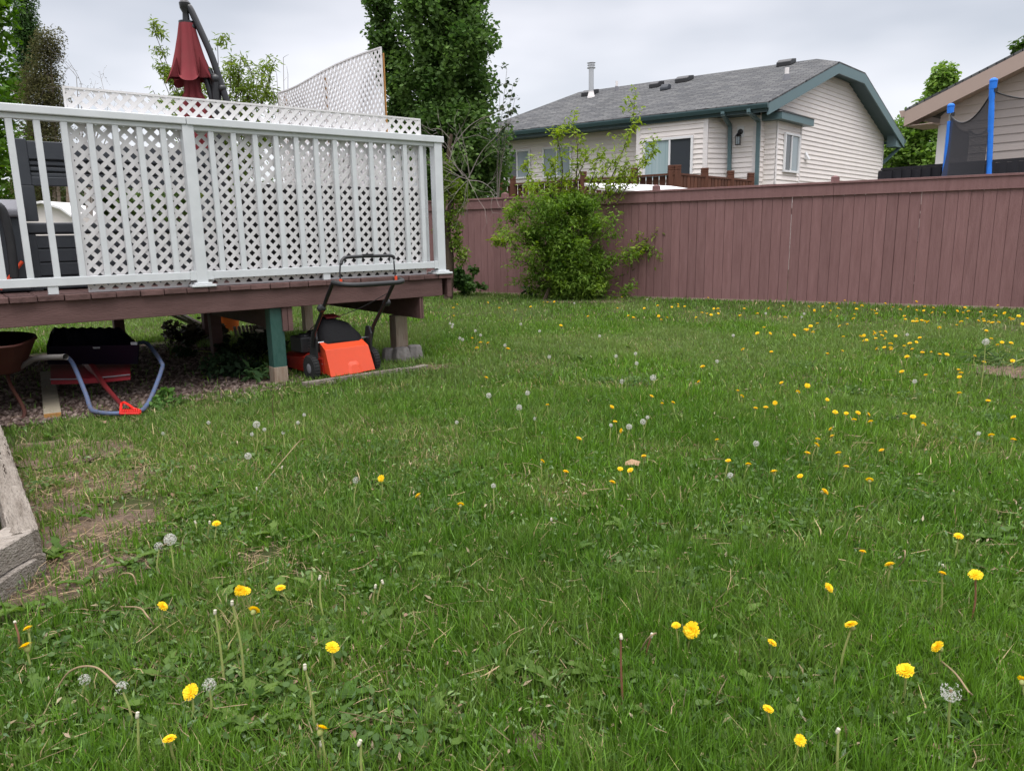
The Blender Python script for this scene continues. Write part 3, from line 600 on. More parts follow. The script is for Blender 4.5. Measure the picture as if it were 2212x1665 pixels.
# inner core so no light leaks
b.tint = .5; core = [p * [1, 1, 0] for p in (A1, A2, A3, A4, A5, A6)]; far = [A6 + G_ * (gB - gA), WO + G_ * gB]
b.prism([(p * [1, 1, 0] + Z3 * z0w * 0) + G_ * .03 - E_ * .03 for p in (A1, A2, A5, A6, far[0], far[1])], Z3 * (ze - .01)); b.build('wall', M['siding'], hou, fix=False)
b = LMB()      # corner trims
for q in (A2, A3, A4):
    b = LMB(); q = q * [1, 1, 0]; b.prism([q + E_ * .06 - G_ * .022, q - E_ * .06 - G_ * .022, q - E_ * .06 + G_ * .02, q + E_ * .06 + G_ * .02], Z3 * ze); b.build('corner_trim', M['trimw'], hou)
b = LMB(); q = A1 * [1, 1, 0]; b.prism([q + E_ * .022 - G_ * .022, q - E_ * .14 - G_ * .022, q - E_ * .14, q, q + G_ * .08, q + G_ * .08 + E_ * .022], Z3 * ze); b.build('corner_trim', M['trimw'], hou); b = LMB()
q = (WO + G_ * gB) * [1, 1, 0]; b.prism([q + E_ * .022 + G_ * .02, q + E_ * .022 - G_ * .1, q - E_ * .05 - G_ * .1, q - E_ * .05 + G_ * .02], Z3 * (ze))
b.build('corner_trim', M['trimw'], hou)
def lp(p, seg, x, y):       # picture point -> (u, z) on a wall segment
    P_, U, N, Ln = seg; q = vpl(x, y, P_, U); return (q - P_) @ U, q[2]
def hwin(seg, x0, y0, x1, y1, panes, **k):
    (ua, za), (ub, zb), (_, zc_) = lp(0, seg, x0, y0), lp(0, seg, x1, y0), lp(0, seg, x0, y1)
    if ua > ub: ua, ub = ub, ua; panes = panes[::-1]
    return window(hou, seg[0] - HB, seg[1], seg[2], ua, ub, zc_, za, panes, **k)
hwin(sg[4], 1091, 328, 1147, 389, [(.5, 'glassd'), (.5, 'glassb')]); hwin(sg[4], 1174, 320, 1236, 386, [(.5, 'glassb'), (.5, 'glassb')])
hwin(sg[2], 1392, 303, 1499, 392, [(.54, 'glasst'), (.46, 'glassd')], fw=.06, name='patio_door')
# bay window box on the gable wall
wg = (WO * [1, 1, 0], G_, E_, 0)
def gw(x, y, o=0.):
    q = vpl(x, y, WO + E_ * o, G_); return (q - WO) @ G_ - (q - WO - G_ * ((q - WO) @ G_)) @ G_ * 0, q[2]
BO = .24 * kk; ubL, zbt = gw(1677, 262, BO); ubR, _ = gw(1731, 262, BO); _, zbb = gw(1685, 399, BO); _, zbr = gw(1655, 236, BO)
b = LMB(); P_ = WO * [1, 1, 0]; siding(b, P_ + E_ * BO, G_, E_, zbb, zbt + .25, lambda z: ubL, lambda z: ubR, STEP)
siding(b, P_ + G_ * ubL, E_, -G_, zbb, zbt + .25, lambda z: 0, lambda z: BO, STEP); siding(b, P_ + G_ * ubR, E_, G_, zbb, zbt + .25, lambda z: 0, lambda z: BO, STEP)
b.prism([P_ + Z3 * (zbb - .02) + G_ * ubL, P_ + Z3 * (zbb - .02) + G_ * ubR, P_ + Z3 * (zbb - .02) + G_ * ubR + E_ * BO, P_ + Z3 * (zbb - .02) + G_ * ubL + E_ * BO], Z3 * .018)
bay = b.build('bay_window', M['siding'], hou, fix=False)
for u in (ubL, ubR - .07): b = LMB(); b.pp(P_ + G_ * u + E_ * (BO + .004) + Z3 * zbb, G_ * .07, E_ * .02, Z3 * (zbt + .2 - zbb)); b.build('bay_corner_trim', M['trimw'], bay)
(ua, za), (ub, _), (_, zb) = gw(1691, 286, BO), gw(1723, 286, BO), gw(1690, 372, BO)
window(bay, (WO + E_ * BO) * [1, 1, 0] - HB, G_, E_, ua, ub, zb, za, [(.45, 'glassd'), (.55, 'glassb')], fw=.05)
b = LMB(); zt = zbt + .02; b.prism([P_ + Z3 * zt + G_ * (ubL - .25), P_ + Z3 * zt + G_ * (ubR + .25), P_ + Z3 * zt + G_ * (ubR + .25) + E_ * (BO + .22), P_ + Z3 * zt + G_ * (ubL - .25) + E_ * (BO + .22)], Z3 * .17); b.build('bay_roof_fascia', M['teal'], bay)
b = LMB(); q = [P_ + Z3 * (zt + .175) + G_ * (ubL - .27), P_ + Z3 * (zt + .175) + G_ * (ubR + .27), P_ + Z3 * (zt + .175) + G_ * (ubR + .27) + E_ * (BO + .24), P_ + Z3 * (zt + .175) + G_ * (ubL - .27) + E_ * (BO + .24)]
tp = [P_ + Z3 * (zt + .4) + G_ * (ubL), P_ + Z3 * (zt + .4) + G_ * ubR]; b.add(q + tp, [[3, 2, 5, 4], [0, 3, 4], [1, 5, 2], [0, 1, 2, 3], [0, 4, 5, 1]]); o = b.build('bay_roof', M['shingle'], bay); unwrap(o, G_, Z3)
# downspouts
def spout(pts, m='teal'):
    b = LMB()
    for p, q in zip(pts[:-1], pts[1:]):
        d = q - p; h = np.array([d[1], -d[0], 0]) if abs(d[2]) < .001 else E_; a = np.cross(d, E_); a = a / np.linalg.norm(a) * .075; w = np.cross(a, d); w = w / np.linalg.norm(w) * .09
        b.pp(p - a / 2 - w / 2, a, w, d)
    return b.build('downspout', M[m], hou)
p1 = onE(1562, 236, -.07); w1 = onW(1578, 262, -.1); w1b = onW(1575, 285, -.1); spout([p1, p1 - Z3 * .12, onW(1577, 272, -.1), (lambda q: q)(onW(1574, 460, -.1))], 'teal')
p1 = onE(1618, 232, -.07); spout([p1, p1 - Z3 * .12, onW(1639, 262, -.1), onW(1632, 470, -.1)], 'teal')
q = (WO + G_ * (gB + .08) - E_ * .12); q0 = eRr - G_ * .02 - Z3 * .2 - E_ * .12; spout([q0, q0 - Z3 * .08, np.array([q[0], q[1], zr - .95]), np.array([q[0], q[1], .2])], 'teal')
# wall lamp and dryer vent
seg = sg[0]; u, z = lp(0, seg, 1600, 296); P1 = seg[0] + seg[1] * u + Z3 * z; n_ = seg[2]; b = LMB()
b.pp(P1 - seg[1] * .09 - Z3 * .02, seg[1] * .18, Z3 * .28, n_ * .03); b.build('lamp_plate', M['whiteplastic'], hou)
b = LMB(); b.lathe([(.07, .03), (.07, .05), (.02, .06)], P1 + Z3 * .12, n_, 12); b.tube([P1 + Z3 * .12 + n_ * .05, P1 + Z3 * .16 + n_ * .12, P1 + Z3 * .08 + n_ * .18], .012, 6); c = P1 + n_ * .2 - Z3 * .22
b.lathe([(.02, .30), (.09, .22), (.085, .215)], c, Z3, 8); b.lathe([(.07, 0), (.075, .02)], c, Z3, 8)
for k in range(6): a = k * math.pi / 3; b.tube([c + np.array([.065 * _c(a), .065 * _s(a), 0]), c + np.array([.075 * _c(a), .075 * _s(a), .22])], .006, 4)
lamp = b.build('wall_lantern', M['blackmetal'], hou); b = LMB(); b.lathe([(.05, .02), (.055, .2)], c, Z3, 10); b.build('lantern_glass', M['glassb'], lamp)
u, z = gw(1739, 338, 0); b = LMB(); q = P_ + G_ * u + Z3 * z; b.pp(q - G_ * .08 - Z3 * .1 + E_ * .015, G_ * .16, Z3 * .22, E_ * .012); b.prism([q - G_ * .07 + Z3 * .1 + E_ * .03, q - G_ * .07 - Z3 * .09 + E_ * .03, q - G_ * .07 - Z3 * .09 + E_ * .13], G_ * .14); b.build('wall_vent', M['whiteplastic'], hou)
# roof vents and flue
def onroof(x, y):    # intersection of the view ray with the front slope
    d = ray(x, y); n = np.cross(E_, sv); t = ((R0 - CAM) @ n) / (d @ n); return CAM + d * t
q = onroof(1277, 210); b = LMB(); b.lathe([(.15, -.15), (.13, 0), (.09, .14), (.09, .18)], q, Z3, 16); b.build('flue_flashing', M['trimw'], hou)
b = LMB(); b.lathe([(.085, .13), (.085, .9), (.14, .905), (.14, .93), (.1, .94), (.1, .98), (.13, .99), (.13, 1.01), (.1, 1.02), (.1, 1.05), (.145, 1.07), (.03, 1.1)], q, Z3, 16); b.build('flue_pipe', M['steel'], hou, smooth=True)
for x, y in ((1408, 189), (1464, 178), (1682, 143), (1262, 207)):
    q = onroof(x, y); b = LMB(); w = .42 if x != 1408 else .3; b.prism([q - sv * .2, q + sv * .25, q + sv * .25 + Z3 * .12, q - sv * .05 + Z3 * .17, q - sv * .2 + Z3 * .13], E_ * w); b.build('roof_vent', M['blackplastic'], hou, bevel=.02)
q = onroof(1428, 196); b = LMB(); b.prism([q - sv * .1, q + sv * .18, q + sv * .18 + Z3 * .12, q + Z3 * .18, q - sv * .1 + Z3 * .1], E_ * .25); b.build('roof_vent', M['resin'], hou, bevel=.03)
for x, y, r in ((1699, 172, .055), (1332, 196, .04)):
    q = onroof(x, y); b = LMB(); b.lathe([(r * 2.2, -.08), (r * 1.5, .13)], q, Z3, 10); vp_ = b.build('vent_boot', M['resinl'], hou); b = LMB(); b.lathe([(r, .1), (r, .30)], q, Z3, 10); b.build('vent_pipe', M['trimw'], vp_)

# ------------------------------------------------------------------ the cream house's brown deck railing
CG = vpl(1460, 370, CW, G_); CG = CW + G_ * ((CG - CW) @ G_ - 0)
t = thing('brown_deck_railing', 'red-brown wooden board railing of the deck behind the cream bungalow', 'railing', CG * [1, 1, 0]); TB = CG * [1, 1, 0]
def rp(x, y, dr): q = vpl(x, y, CG, dr); return q
zrail = rp(1470, 375, G_)[2]; C0 = CG * [1, 1, 0]
ends = {'r': (rp(1620, 380, G_) * [1, 1, 0], G_), 'l': (rp(1075, 390, E_) * [1, 1, 0], -E_)}
for key, (e, dr) in ends.items():
    Ln = np.linalg.norm(e - C0); u = (e - C0) / Ln; n = np.array([-u[1], u[0], 0]); b = MB(); o = C0 - TB
    b.pp(o + Z3 * (zrail - .04) - n * .06, u * Ln, n * .12, Z3 * .04); b.pp(o + Z3 * (zrail - .95) - n * .02, u * Ln, n * .04, Z3 * .09); b.build('rail', M['brownrail'], t)
    s = .1; b = MB()
    while s < Ln - .1:
        b.tint = random.random(); b.pp(o + u * s + Z3 * (zrail - 1.0) - n * .045, u * .13, n * .022, Z3 * .955); s += .13 + (.028 if key == 'l' else .03)
    b.build('boards', M['brownrail'], t)
posts = [C0 - E_ * .1, C0 + G_ * .05] + [rp(x, 375, G_) * [1, 1, 0] for x in (1522, 1578, 1622)] + [rp(x, 385, E_) * [1, 1, 0] for x in (1080, 1108, 1260, 1370)]
for q in posts:
    b = MB(); q = q - TB; w = .075; b.box(q[0] - w, q[1] - w, 0, q[0] + w, q[1] + w, zrail + .06); b.box(q[0] - w * .93, q[1] - w * .93, zrail + .06, q[0] + w * .93, q[1] + w * .93, zrail + .075); b.box(q[0] - w, q[1] - w, zrail + .075, q[0] + w, q[1] + w, zrail + .11)
    b.box(q[0] - w * .93, q[1] - w * .93, zrail + .11, q[0] + w * .93, q[1] + w * .93, zrail + .12); b.box(q[0] - w, q[1] - w, zrail + .12, q[0] + w, q[1] + w, zrail + .17); b.build('post', M['brownrail'], t, bevel=.012)
# low white-roofed shed just behind the fence
t = thing('garden_shed', 'low white roofed garden shed peeking over the brown fence', 'shed', aty(1400, 420, 14.0)*[1, 1, 0]); TB = np.array(t.location)
q = [aty(1262, 396, 14.4), aty(1345, 396.5, 14.5), aty(1450, 402, 14.3), aty(1512, 411, 13.7), aty(1385, 413.5, 13.3), aty(1290, 404, 13.6)]; 
b = MB(); b.prism([p - TB for p in q], (0, 0, -.05)); b.build('roof', M['shedroof'], t)
b = MB(); cc = np.mean(q, 0); b.prism([((p - cc) * .93 + cc) * [1, 1, 0] - TB for p in q], (0, 0, 1.82)); b.build('wall', M['shedwall'], t)

# ------------------------------------------------------------------ beige house on the right
E2 = -vdir(-260, 530); Y2 = 17.0; C2 = aty(2028, 300, Y2); HB2 = C2 * [1, 1, 0]
if E2 @ np.array([1, 0, 0]) < 0: E2 = -E2
N2 = np.array([E2[1], -E2[0], 0]); N2 = -N2 if N2 @ (CAM - C2) < 0 else N2
h2 = thing('beige_house', 'beige sided house with tan eave at the right edge of the view', 'house', HB2)
def w2(x, y, o=0.): q = vpl(x, y, C2 + N2 * o, E2); return (q - C2) @ E2, q[2]
OV2 = .55; ra = w2(1955, 236, OV2); rb = w2(2212, 104, OV2); sl2 = (rb[1] - ra[1]) / (rb[0] - ra[0])
wid2 = 9.5; pkz = ra[1] + sl2 * (wid2 / 2)
Pw = lambda u, z, o=0.: E2 * u + N2 * o + Z3 * z
a0_ = ra[0]; rl = [Pw(a0_, ra[1], OV2), Pw(a0_ + wid2 / 2, pkz, OV2), Pw(a0_ + wid2, ra[1], OV2)]
for p, q in ((rl[0], rl[1]), (rl[1], rl[2])):
    b = MB(); b.prism([p, q, q - N2 * 9, p - N2 * 9], (0, 0, -.05)); o = b.build('roof', M['shingle'], h2); unwrap(o, N2, E2)
b = MB()
for p, q in ((rl[0], rl[1]), (rl[1], rl[2])): b.prism([p - Z3 * .055, q - Z3 * .055, q - Z3 * .36, p - Z3 * .36], -N2 * .04)
b.build('barge_board', M['trimtan'], h2)
b = MB(); p, q = rl[0] - Z3 * .3 - N2 * .04, rl[1] - Z3 * .3 - N2 * .04; b.prism([p, q, q - N2 * (OV2 - .04), p - N2 * (OV2 - .04)], Z3 * .02)
b.prism([Pw(a0_, ra[1] - .36, OV2 - .05), Pw(.02, ra[1] - .36, OV2 - .05), Pw(.02, ra[1] - .36, -.5), Pw(a0_, ra[1] - .36, -.5)], Z3 * .02); b.build('soffit', M['trimtan'], h2)
b = MB(); b.prism([Pw(a0_ - .13, ra[1] - .02, OV2 - .02), Pw(a0_, ra[1] - .02, OV2 - .02), Pw(a0_, ra[1] - .16, OV2 - .02), Pw(a0_ - .08, ra[1] - .16, OV2 - .02)], -N2 * 8); b.build('gutter', M['trimtan'], h2)
b = MB(); t2 = lambda z: max(0, a0_ + (z + .3 - ra[1]) / sl2); siding(b, np.zeros(3), E2, N2, .5, pkz - .3, lambda z: t2(z), lambda z: min(wid2 + 2 * a0_, wid2 + 2 * a0_ - t2(z) + 0), .165)
b.tint = .5; b.prism([Pw(.03, 0, -.03), Pw(wid2 + 2 * a0_ - .03, 0, -.03), Pw(wid2 + 2 * a0_ - .03, 0, -8), Pw(.03, 0, -8)], Z3 * (ra[1] - .37)); b.build('wall', M['siding2'], h2, fix=False)
b = MB(); b.prism([Pw(-.02, 0, .03), Pw(.14, 0, .03), Pw(.14, 0, -.02), Pw(-.02, 0, -.02)], Z3 * (ra[1] - .36)); b.build('corner_trim', M['trimw'], h2)
u1, z1_ = w2(2105, 335, 0); u2, z2_ = w2(2180, 385, 0)
# black deck railing in front of it
q0 = aty(1903, 364, 14.6); t = thing('black_deck_railing', 'black stained railing on the deck below the beige house', 'railing', q0 * [1, 1, 0]); TB = np.array(t.location)
dr = vdir(-300, 530); dr = -dr; dr = dr if dr[0] > 0 else -dr; n = np.array([-dr[1], dr[0], 0]); z_ = q0[2]; b = MB(); b.pp(Z3 * (z_ - .04), dr * 6, n * .12, Z3 * .04); b.pp(Z3 * (z_ - .26), dr * 6, n * .04, Z3 * .21); b.pp(Z3 * (z_ - .95), dr * 6, n * .04, Z3 * .09); b.box(0, 0, 0, .1, .1, z_ - .045); b.build('rail', M['blackrail'], t)
b = MB()
for k in range(34): b.pp(dr * (.12 + k * .17) + Z3 * (z_ - .95) - n * .03, dr * .10, n * .025, Z3 * .9)
b.build('boards', M['blackrail'], t)
b = MB(); b.pp(n * 1.2 + Z3 * 0, dr * 6, n * .1, Z3 * (z_ - .18)); b.tint = .5; b.build('deck_skirt', M['siding2'], t)

# ------------------------------------------------------------------ trampoline behind the fence
YTR = 12.2
tr = thing('trampoline', 'trampoline with blue foam padded poles and black safety net beyond the fence', 'trampoline', aty(2150, 450, YTR + 1.2)*[1, 1, 0]); TB = np.array(tr.location)
pol = [(aty(2036, 400, 13.4), aty(2052, 262, 13.4), aty(2054, 232, 13.4), 'a'), (aty(2133, 400, YTR), aty(2143, 192, YTR), aty(2146, 178, YTR), 'b'), (aty(2330, 400, YTR - .2), aty(2342, 176, YTR - .2), aty(2346, 158, YTR - .2), 'c')]
for p, q, r, nm in pol:
    b = MB(); pb = p + (p - q) * .6; ks = np.linspace(0, 1, 40); b.tube([pb + (q - pb) * k + [.012 * math.sin(k * 3.1), 0, 0] - TB for k in ks], .041 + .002 * np.sin(ks * 47) * rng.random(40) - .004 * (rng.random(40) < .12), 14); b.build('pole_sleeve', M['blue'], tr, smooth=True)
    b = MB(); b.tube([q - TB, r - TB], .021, 8); b.build('pole', M['steel'], tr); b = MB(); b.tube([pb - TB, pb * [1, 1, 0] - TB], .022, 8); b.build('leg', M['steel'], tr)
    b = MB(); b.ball(r - TB + [0, 0, .02], (.06, .06, .045), 12, 8); b.lathe([(.052, -.1), (.056, 0)], r - TB, Z3, 12); b.build('pole_cap', M['blue'], tr, smooth=True)
    b = MB(); b.box(*(r - TB + [.0, -.05, -.15]), *(r - TB + [.05, .0, -.09])); b.build('net_clip', M['blackplastic'], tr)
def sag(a, b_, k, n=14): return [a + (b_ - a) * t + Z3 * (-4 * k * t * (1 - t)) for t in np.linspace(0, 1, n)]
ta, tb_, tc_ = [r - Z3 * .12 for _, _, r, _ in pol]
ring_c = np.array([tb_[0] + 1.2, tb_[1] + 1.7, 0])
def netpanel(a, b_, k, bow, zb=.9, shift=0., mt='net'):
    top_ = sag(a, b_, k); rows = 10; V = []; Fq = []; n = len(top_)
    for j in range(rows + 1):
        f = j / rows
        for i, p in enumerate(top_):
            t_ = i / (n - 1); q = p.copy(); q[2] = p[2] + (zb - p[2]) * f; pinch = bow * math.sin(math.pi * min(f * 1.25, 1)) ; c_ = (a + b_) / 2
            q[:2] += (c_[:2] - q[:2]) * pinch * (1 - t_) + np.array([shift * f * f * (1 - t_), 0]); V.append(q - TB)
    for j in range(rows):
        for i in range(n - 1): Fq.append([j * n + i, j * n + i + 1, (j + 1) * n + i + 1, (j + 1) * n + i])
    b = MB(); b.add(V, Fq); b.build('net', M[mt], tr, smooth=True, fix=False)
    b = MB(); b.tube([p - TB for p in top_], .012, 6); b.build('net_rope', M['blackplastic'], tr)
netpanel(ta, tb_, .28, .16, .9, -.45); netpanel(tb_, tc_, .18, .0, mt='netthin')
tz = tb_ + np.array([1.6, 2.6, 0]); te = ta + np.array([1.2, 1.4, 0]); te[2] = ta[2] - .1; tz[2] = ta[2] - .05
netpanel(ta, te, .12, 0., mt='net'); netpanel(te, tz, .1, 0., mt='netthin')
b = MB(); b.lathe([(1.75, .86), (1.75, .9), (1.55, .9), (1.55, .86)], np.array([(ta[0] + tc_[0]) / 2, 13.6, 0]) - TB, Z3, 40); b.build('mat', M['blackplastic'], tr)

# ------------------------------------------------------------------ the deck (deck frame: x along the front, y back, z up)
dck = thing('wooden_deck', 'raised red-brown wooden deck on posts with pale metal railing', 'deck', P0, AD)
X0, X1, DB = -4.2, 1.60, 3.45
b = MB(); x = X1
while x > X0:
    b.tint = random.random(); b.box(x - .146, -.045 + random.uniform(-.012, .006), .752 + random.uniform(-.002, .002), x, DB, .79 + random.uniform(-.003, .002)); x -= .151
b.build('floor_boards', M['deckboard'], dck, bevel=.004)
b = MB(); b.box(X0, -.02, .60, X1 - .10, .02, .750); b.box(X1 - .05, -.025, .585, X1 - .004, .02, .750); b.build('fascia_board', M['deckpaint'], dck, bevel=.004)
b = MB(); b.box(X1 - .045, .02, .60, X1 - .008, DB - .05, .748); b.build('side_board', M['deckpaint'], dck)
b = MB(); b.box(X0, DB - .04, .60, X1 - .05, DB - .01, .748); b.build('back_board', M['deckpaint'], dck)
b = MB()
for k in range(13): b.box(X0 + .2, .25 + k * .26, .605, X1 - .06, .288 + k * .26, .749)
b.build('joists', M['deckpaint'], dck)
for xs in (.075, 1.285, -1.9, -3.4):
    b = MB(); w = .04 if xs < 1 else .018
    for q in ((xs - w - .002, xs - .002), (xs + .002, xs + w)): b.tint = random.random(); b.box(q[0], -.012 if xs > 1 else .0, .412, q[1], DB - .15, .598)
    b.build('beam', M['deckpaint'], dck, bevel=.003)
gp = todk(gnd(615, 828)); 
b = MB(); b.box(gp[0] - .072, .02, -.05, gp[0] + .035, .13, .597); pst = b.build('post', M['green'], dck, bevel=.006)
b = MB(); b.box(gp[0] - .074, .018, -.05, gp[0] + .037, .132, .135); b.build('bare_post_foot', M['rawwood'], pst, bevel=.004)
px2 = todk(gnd(868, 775)); b = MB(); b.box(px2[0] - .065, px2[1] - .03, .1, px2[0] + .06, px2[1] + .09, .41); b.build('post', M['rawwood'], dck, bevel=.006)
for (xs, ys, m) in ((.34, 3.1, 'deckpaint'), (.07, 1.9, 'deckpaint'), (1.42, 2.85, 'rawwood'), (-.55, 3.2, 'deckpaint'), (-1.9, 1.4, 'deckpaint'), (-1.9, 3.2, 'deckpaint')):
    b = MB(); b.box(xs - .05, ys - .05, 0, xs + .05, ys + .05, .6); b.build('post', M[m], dck)
# railing
rs = (X0, 1.56)
b = MB(); b.box(rs[0], -.035, 1.905, -.55, .06, 1.955); b.box(-.547, -.037, 1.903, rs[1], .062, 1.957); b.box(rs[0], -.012, 1.87, 1.5, .036, 1.904); rail = b.build('top_rail', M['alu'], dck, bevel=.006)
b = MB(); b.box(X0, -.014, .845, -.59, .032, .90); b.box(-.49, -.014, .845, 1.455, .032, .90)
for a in (-1.47, .42): b.box(a - .03, -.008, .792, a + .03, .026, .846)
b.build('bottom_rail', M['alu'], dck, bevel=.003)
b = MB()
for a in (-.60, -.485, 1.45): b.box(a - .02, -.02, .84, a + .025, .037, .905)
b.build('rail_bracket', M['alu'], dck, bevel=.002)
bal = [-.701 - .147 * k for k in range(24)] + [-.54 + .157 * (k + 1) for k in range(12)]
for a in bal:
    if a < X0 + .05: continue
    b = MB(); b.box(a - .0185, -.008, .899, a + .0185, .024, 1.871); b.build('baluster', M['alu'], dck, bevel=.003)
for a in (-.54, 1.505, -3.1):
    b = MB(); b.box(a - .039, -.025, .80, a + .039, .055, 1.904); po = b.build('rail_post', M['alu'], dck, bevel=.005)
    b = MB(); b.box(a - .085, -.06, .791, a + .085, .095, .808); b.box(a - .06, -.045, .808, a + .06, .075, .822); b.build('post_base', M['alu'], po, bevel=.004)
# side and back railings (mostly hidden)
b = MB(); b.box(1.46, .1, 1.905, 1.55, DB - .05, 1.95); b.box(1.49, .1, .85, 1.52, DB - .05, .9)
for k in range(22): b.box(1.49, .2 + k * .147, .9, 1.52, .24 + k * .147, 1.905)
b.build('side_railing', M['alu'], dck)

# ------------------------------------------------------------------ lattice panels
def clip_rect(poly, w, h):
    for ax, lim, sg_ in ((0, 0, 1), (0, w, -1), (1, 0, 1), (1, h, -1)):
        out = []
        for i in range(len(poly)):
            p, q = poly[i], poly[(i + 1) % len(poly)]; ip = (p[ax] - lim) * sg_ >= 0; iq = (q[ax] - lim) * sg_ >= 0
            if ip: out.append(p)
            if ip != iq: t_ = (lim - p[ax]) / (q[ax] - p[ax]); out.append((p[0] + (q[0] - p[0]) * t_, p[1] + (q[1] - p[1]) * t_))
        poly = out
        if not poly: return []
    return poly
def lattice(name, label, w, h, fn, mat_, per=.083, sw=.0270, border=.013, group=None, root=None):
    """strips at 45 degrees both ways; fn(u, v, depth) places a panel point"""
    t_ = thing(name, label, 'lattice panel', *root, group=group); P = per * math.sqrt(2) / 2 * math.sqrt(2)
    for sgn, dep in ((1, 0.), (-1, .0032)):
        b = MB(); k = -int(h / per) - 2
        while k * per < w + h:
            c = k * per + (.02 if sgn > 0 else .0); half = sw * math.sqrt(2) / 2
            if sgn > 0: poly = [(c - half, 0), (c + half, 0), (c + half + h, h), (c - half + h, h)]
            else: poly = [(c - half, h), (c + half, h), (c + half + h, 0), (c - half + h, 0)]
            poly = clip_rect(poly, w, h)
            if len(poly) >= 3:
                n = len(poly)   # subdivide along the length for bowed panels
                b.add([fn(u, v, dep) for u, v in poly] + [fn(u, v, dep + .003) for u, v in poly], [list(range(n)), list(range(n, 2 * n))[::-1]] + [[i, n + i, n + (i + 1) % n, (i + 1) % n] for i in range(n)])
            k += 1
        b.build('slats', M[mat_], t_)
    b = MB(); seg = 8
    for (u0_, v0_, u1_, v1_) in ((0, 0, w, border), (0, h - border, w, h), (0, border, border * .9, h - border), (w - border * .5, border, w, h - border)):
        for i in range(seg):
            a_, c_ = u0_ + (u1_ - u0_) * i / seg, u0_ + (u1_ - u0_) * (i + 1) / seg
            if u1_ - u0_ < .1:
                if i: continue
                a_, c_ = u0_, u1_
            f = [fn(a_, v0_, -.003), fn(c_, v0_, -.003), fn(c_, v1_, -.003), fn(a_, v1_, -.003)]; g = [fn(a_, v0_, .011), fn(c_, v0_, .011), fn(c_, v1_, .011), fn(a_, v1_, .011)]
            b.add(f + g, [[0, 1, 2, 3], [7, 6, 5, 4], [0, 4, 5, 1], [3, 2, 6, 7], [1, 5, 6, 2], [0, 3, 7, 4]])
    b.build('border', M[mat_], t_); return t_
LW, LH = 2.64, 1.305
lattice('lattice_panel', 'long white vinyl lattice tied behind the pale front railing', LW, LH, lambda u, v, d: (-1.262 + u + .0 * v - .012 * (v / LH) * 0, .045 + d + .006 * math.sin(u * 2.2), .792 + v), 'pvc', root=(P0, AD))
lz = todk(vpl(835, 103, P0 + DD * 1.5, NN)); rz_ = todk(vpl(607, 190, P0 + DD * 1.5, NN))
y0_, y1_ = lz[1], rz_[1]; W2_ = y1_ - y0_
lattice('lattice_panel', 'tall white lattice screen raised on the far side of the deck, seen edge on', W2_, 1.3, lambda u, v, d: (1.44 + d + .02 * math.sin(u * 3), y0_ + u, lz[2] - 1.3 + v + .03 * math.sin(u * 2.4)), 'pvc', root=(P0, AD))
for yy, h_, l_ in ((y0_ + .004, .022, 'thin wooden stake at the near end of the tall lattice screen'), (y1_ - .2, .04, 'wooden stake holding the far end of the tall lattice screen'), ((y0_ + y1_) / 2 - .02, .04, 'wooden stake behind the middle of the tall lattice screen')):
    b = MB(); b.box(1.464, yy, .79, 1.464 + h_ * .5, yy + h_, lz[2] - .05); o = b.build('wooden_stake', M['cutwood']); o.location = P0; o.rotation_euler = (0, 0, AD); tag(o, l_, 'stake')

# ------------------------------------------------------------------ things on the deck
BD = .55; bx0 = dpx(30, 303, BD)[0] - .02; bx1 = dpx(468, 360, BD)[0]; zt = dpx(100, 306, BD)[2]
bench = thing('storage_bench', 'dark grey resin storage bench with slatted back, its back to the railing', 'bench', P0, AD)
zg = lambda y: dpx(110, y, BD)[2]
b = MB(); z1g, z2g = zg(478), zg(402)
b.box(bx0, BD, z2g, bx0 + .09, BD + .05, zt + .012); b.box(bx1 - .09, BD, z2g, bx1, BD + .05, zt + .012); b.box(bx0 + .09, BD, zt - .12, bx1 - .09, BD + .05, zt); b.box(bx0, BD, z1g, bx0 + .1, BD + .05, z2g); b.box(bx1 - .1, BD, z1g, bx1, BD + .05, z2g)
zz = z2g; b.box(bx0 + .09, BD, zz, bx1 - .09, BD + .05, zz + .06); hh = (zt - .12 - zz - .06) / 3
for k in range(3): b.box(bx0 + .09, BD + .012, zz + .06 + k * hh, bx1 - .09, BD + .035, zz + .06 + k * hh + hh - .012)
b.box(bx0 + .09, BD + .037, z2g + .02, bx1 - .09, BD + .048, zt - .02); b.build('backrest', M['resin'], bench, bevel=.006)
b = MB(); n = 4; zb0 = .80; hh = (z1g - .09 - zb0) / n
for k in range(n): b.box(bx0 + .03, BD + .0, zb0 + k * hh, bx1 - .03, BD + .58, zb0 + (k + 1) * hh - .008)
b.box(bx0 + .05, BD + .02, zb0 + .01, bx1 - .05, BD + .56, z1g - .1); b.build('storage_box', M['resin'], bench, bevel=.004)
b = MB(); b.box(bx0, BD - .012, z1g - .085, bx1, BD + .6, z1g - .01); b.build('seat', M['resin'], bench, bevel=.012)
b = MB(); b.box(bx0 - .02, BD - .005, .79, bx0 + .07, BD + .08, z1g - .09); b.build('leg', M['resin'], bench, bevel=.006)
b = MB(); ar = [(BD + .05, z1g + .02), (BD + .05, z1g + .12), (BD + .3, z1g + .16), (BD + .58, z1g + .1), (BD + .6, .8), (BD + .5, .8), (BD + .48, z1g)]
b.prism([(bx1 - .06, y, z) for y, z in ar], (.06, 0, 0)); b.build('armrest', M['resin'], bench, bevel=.008)
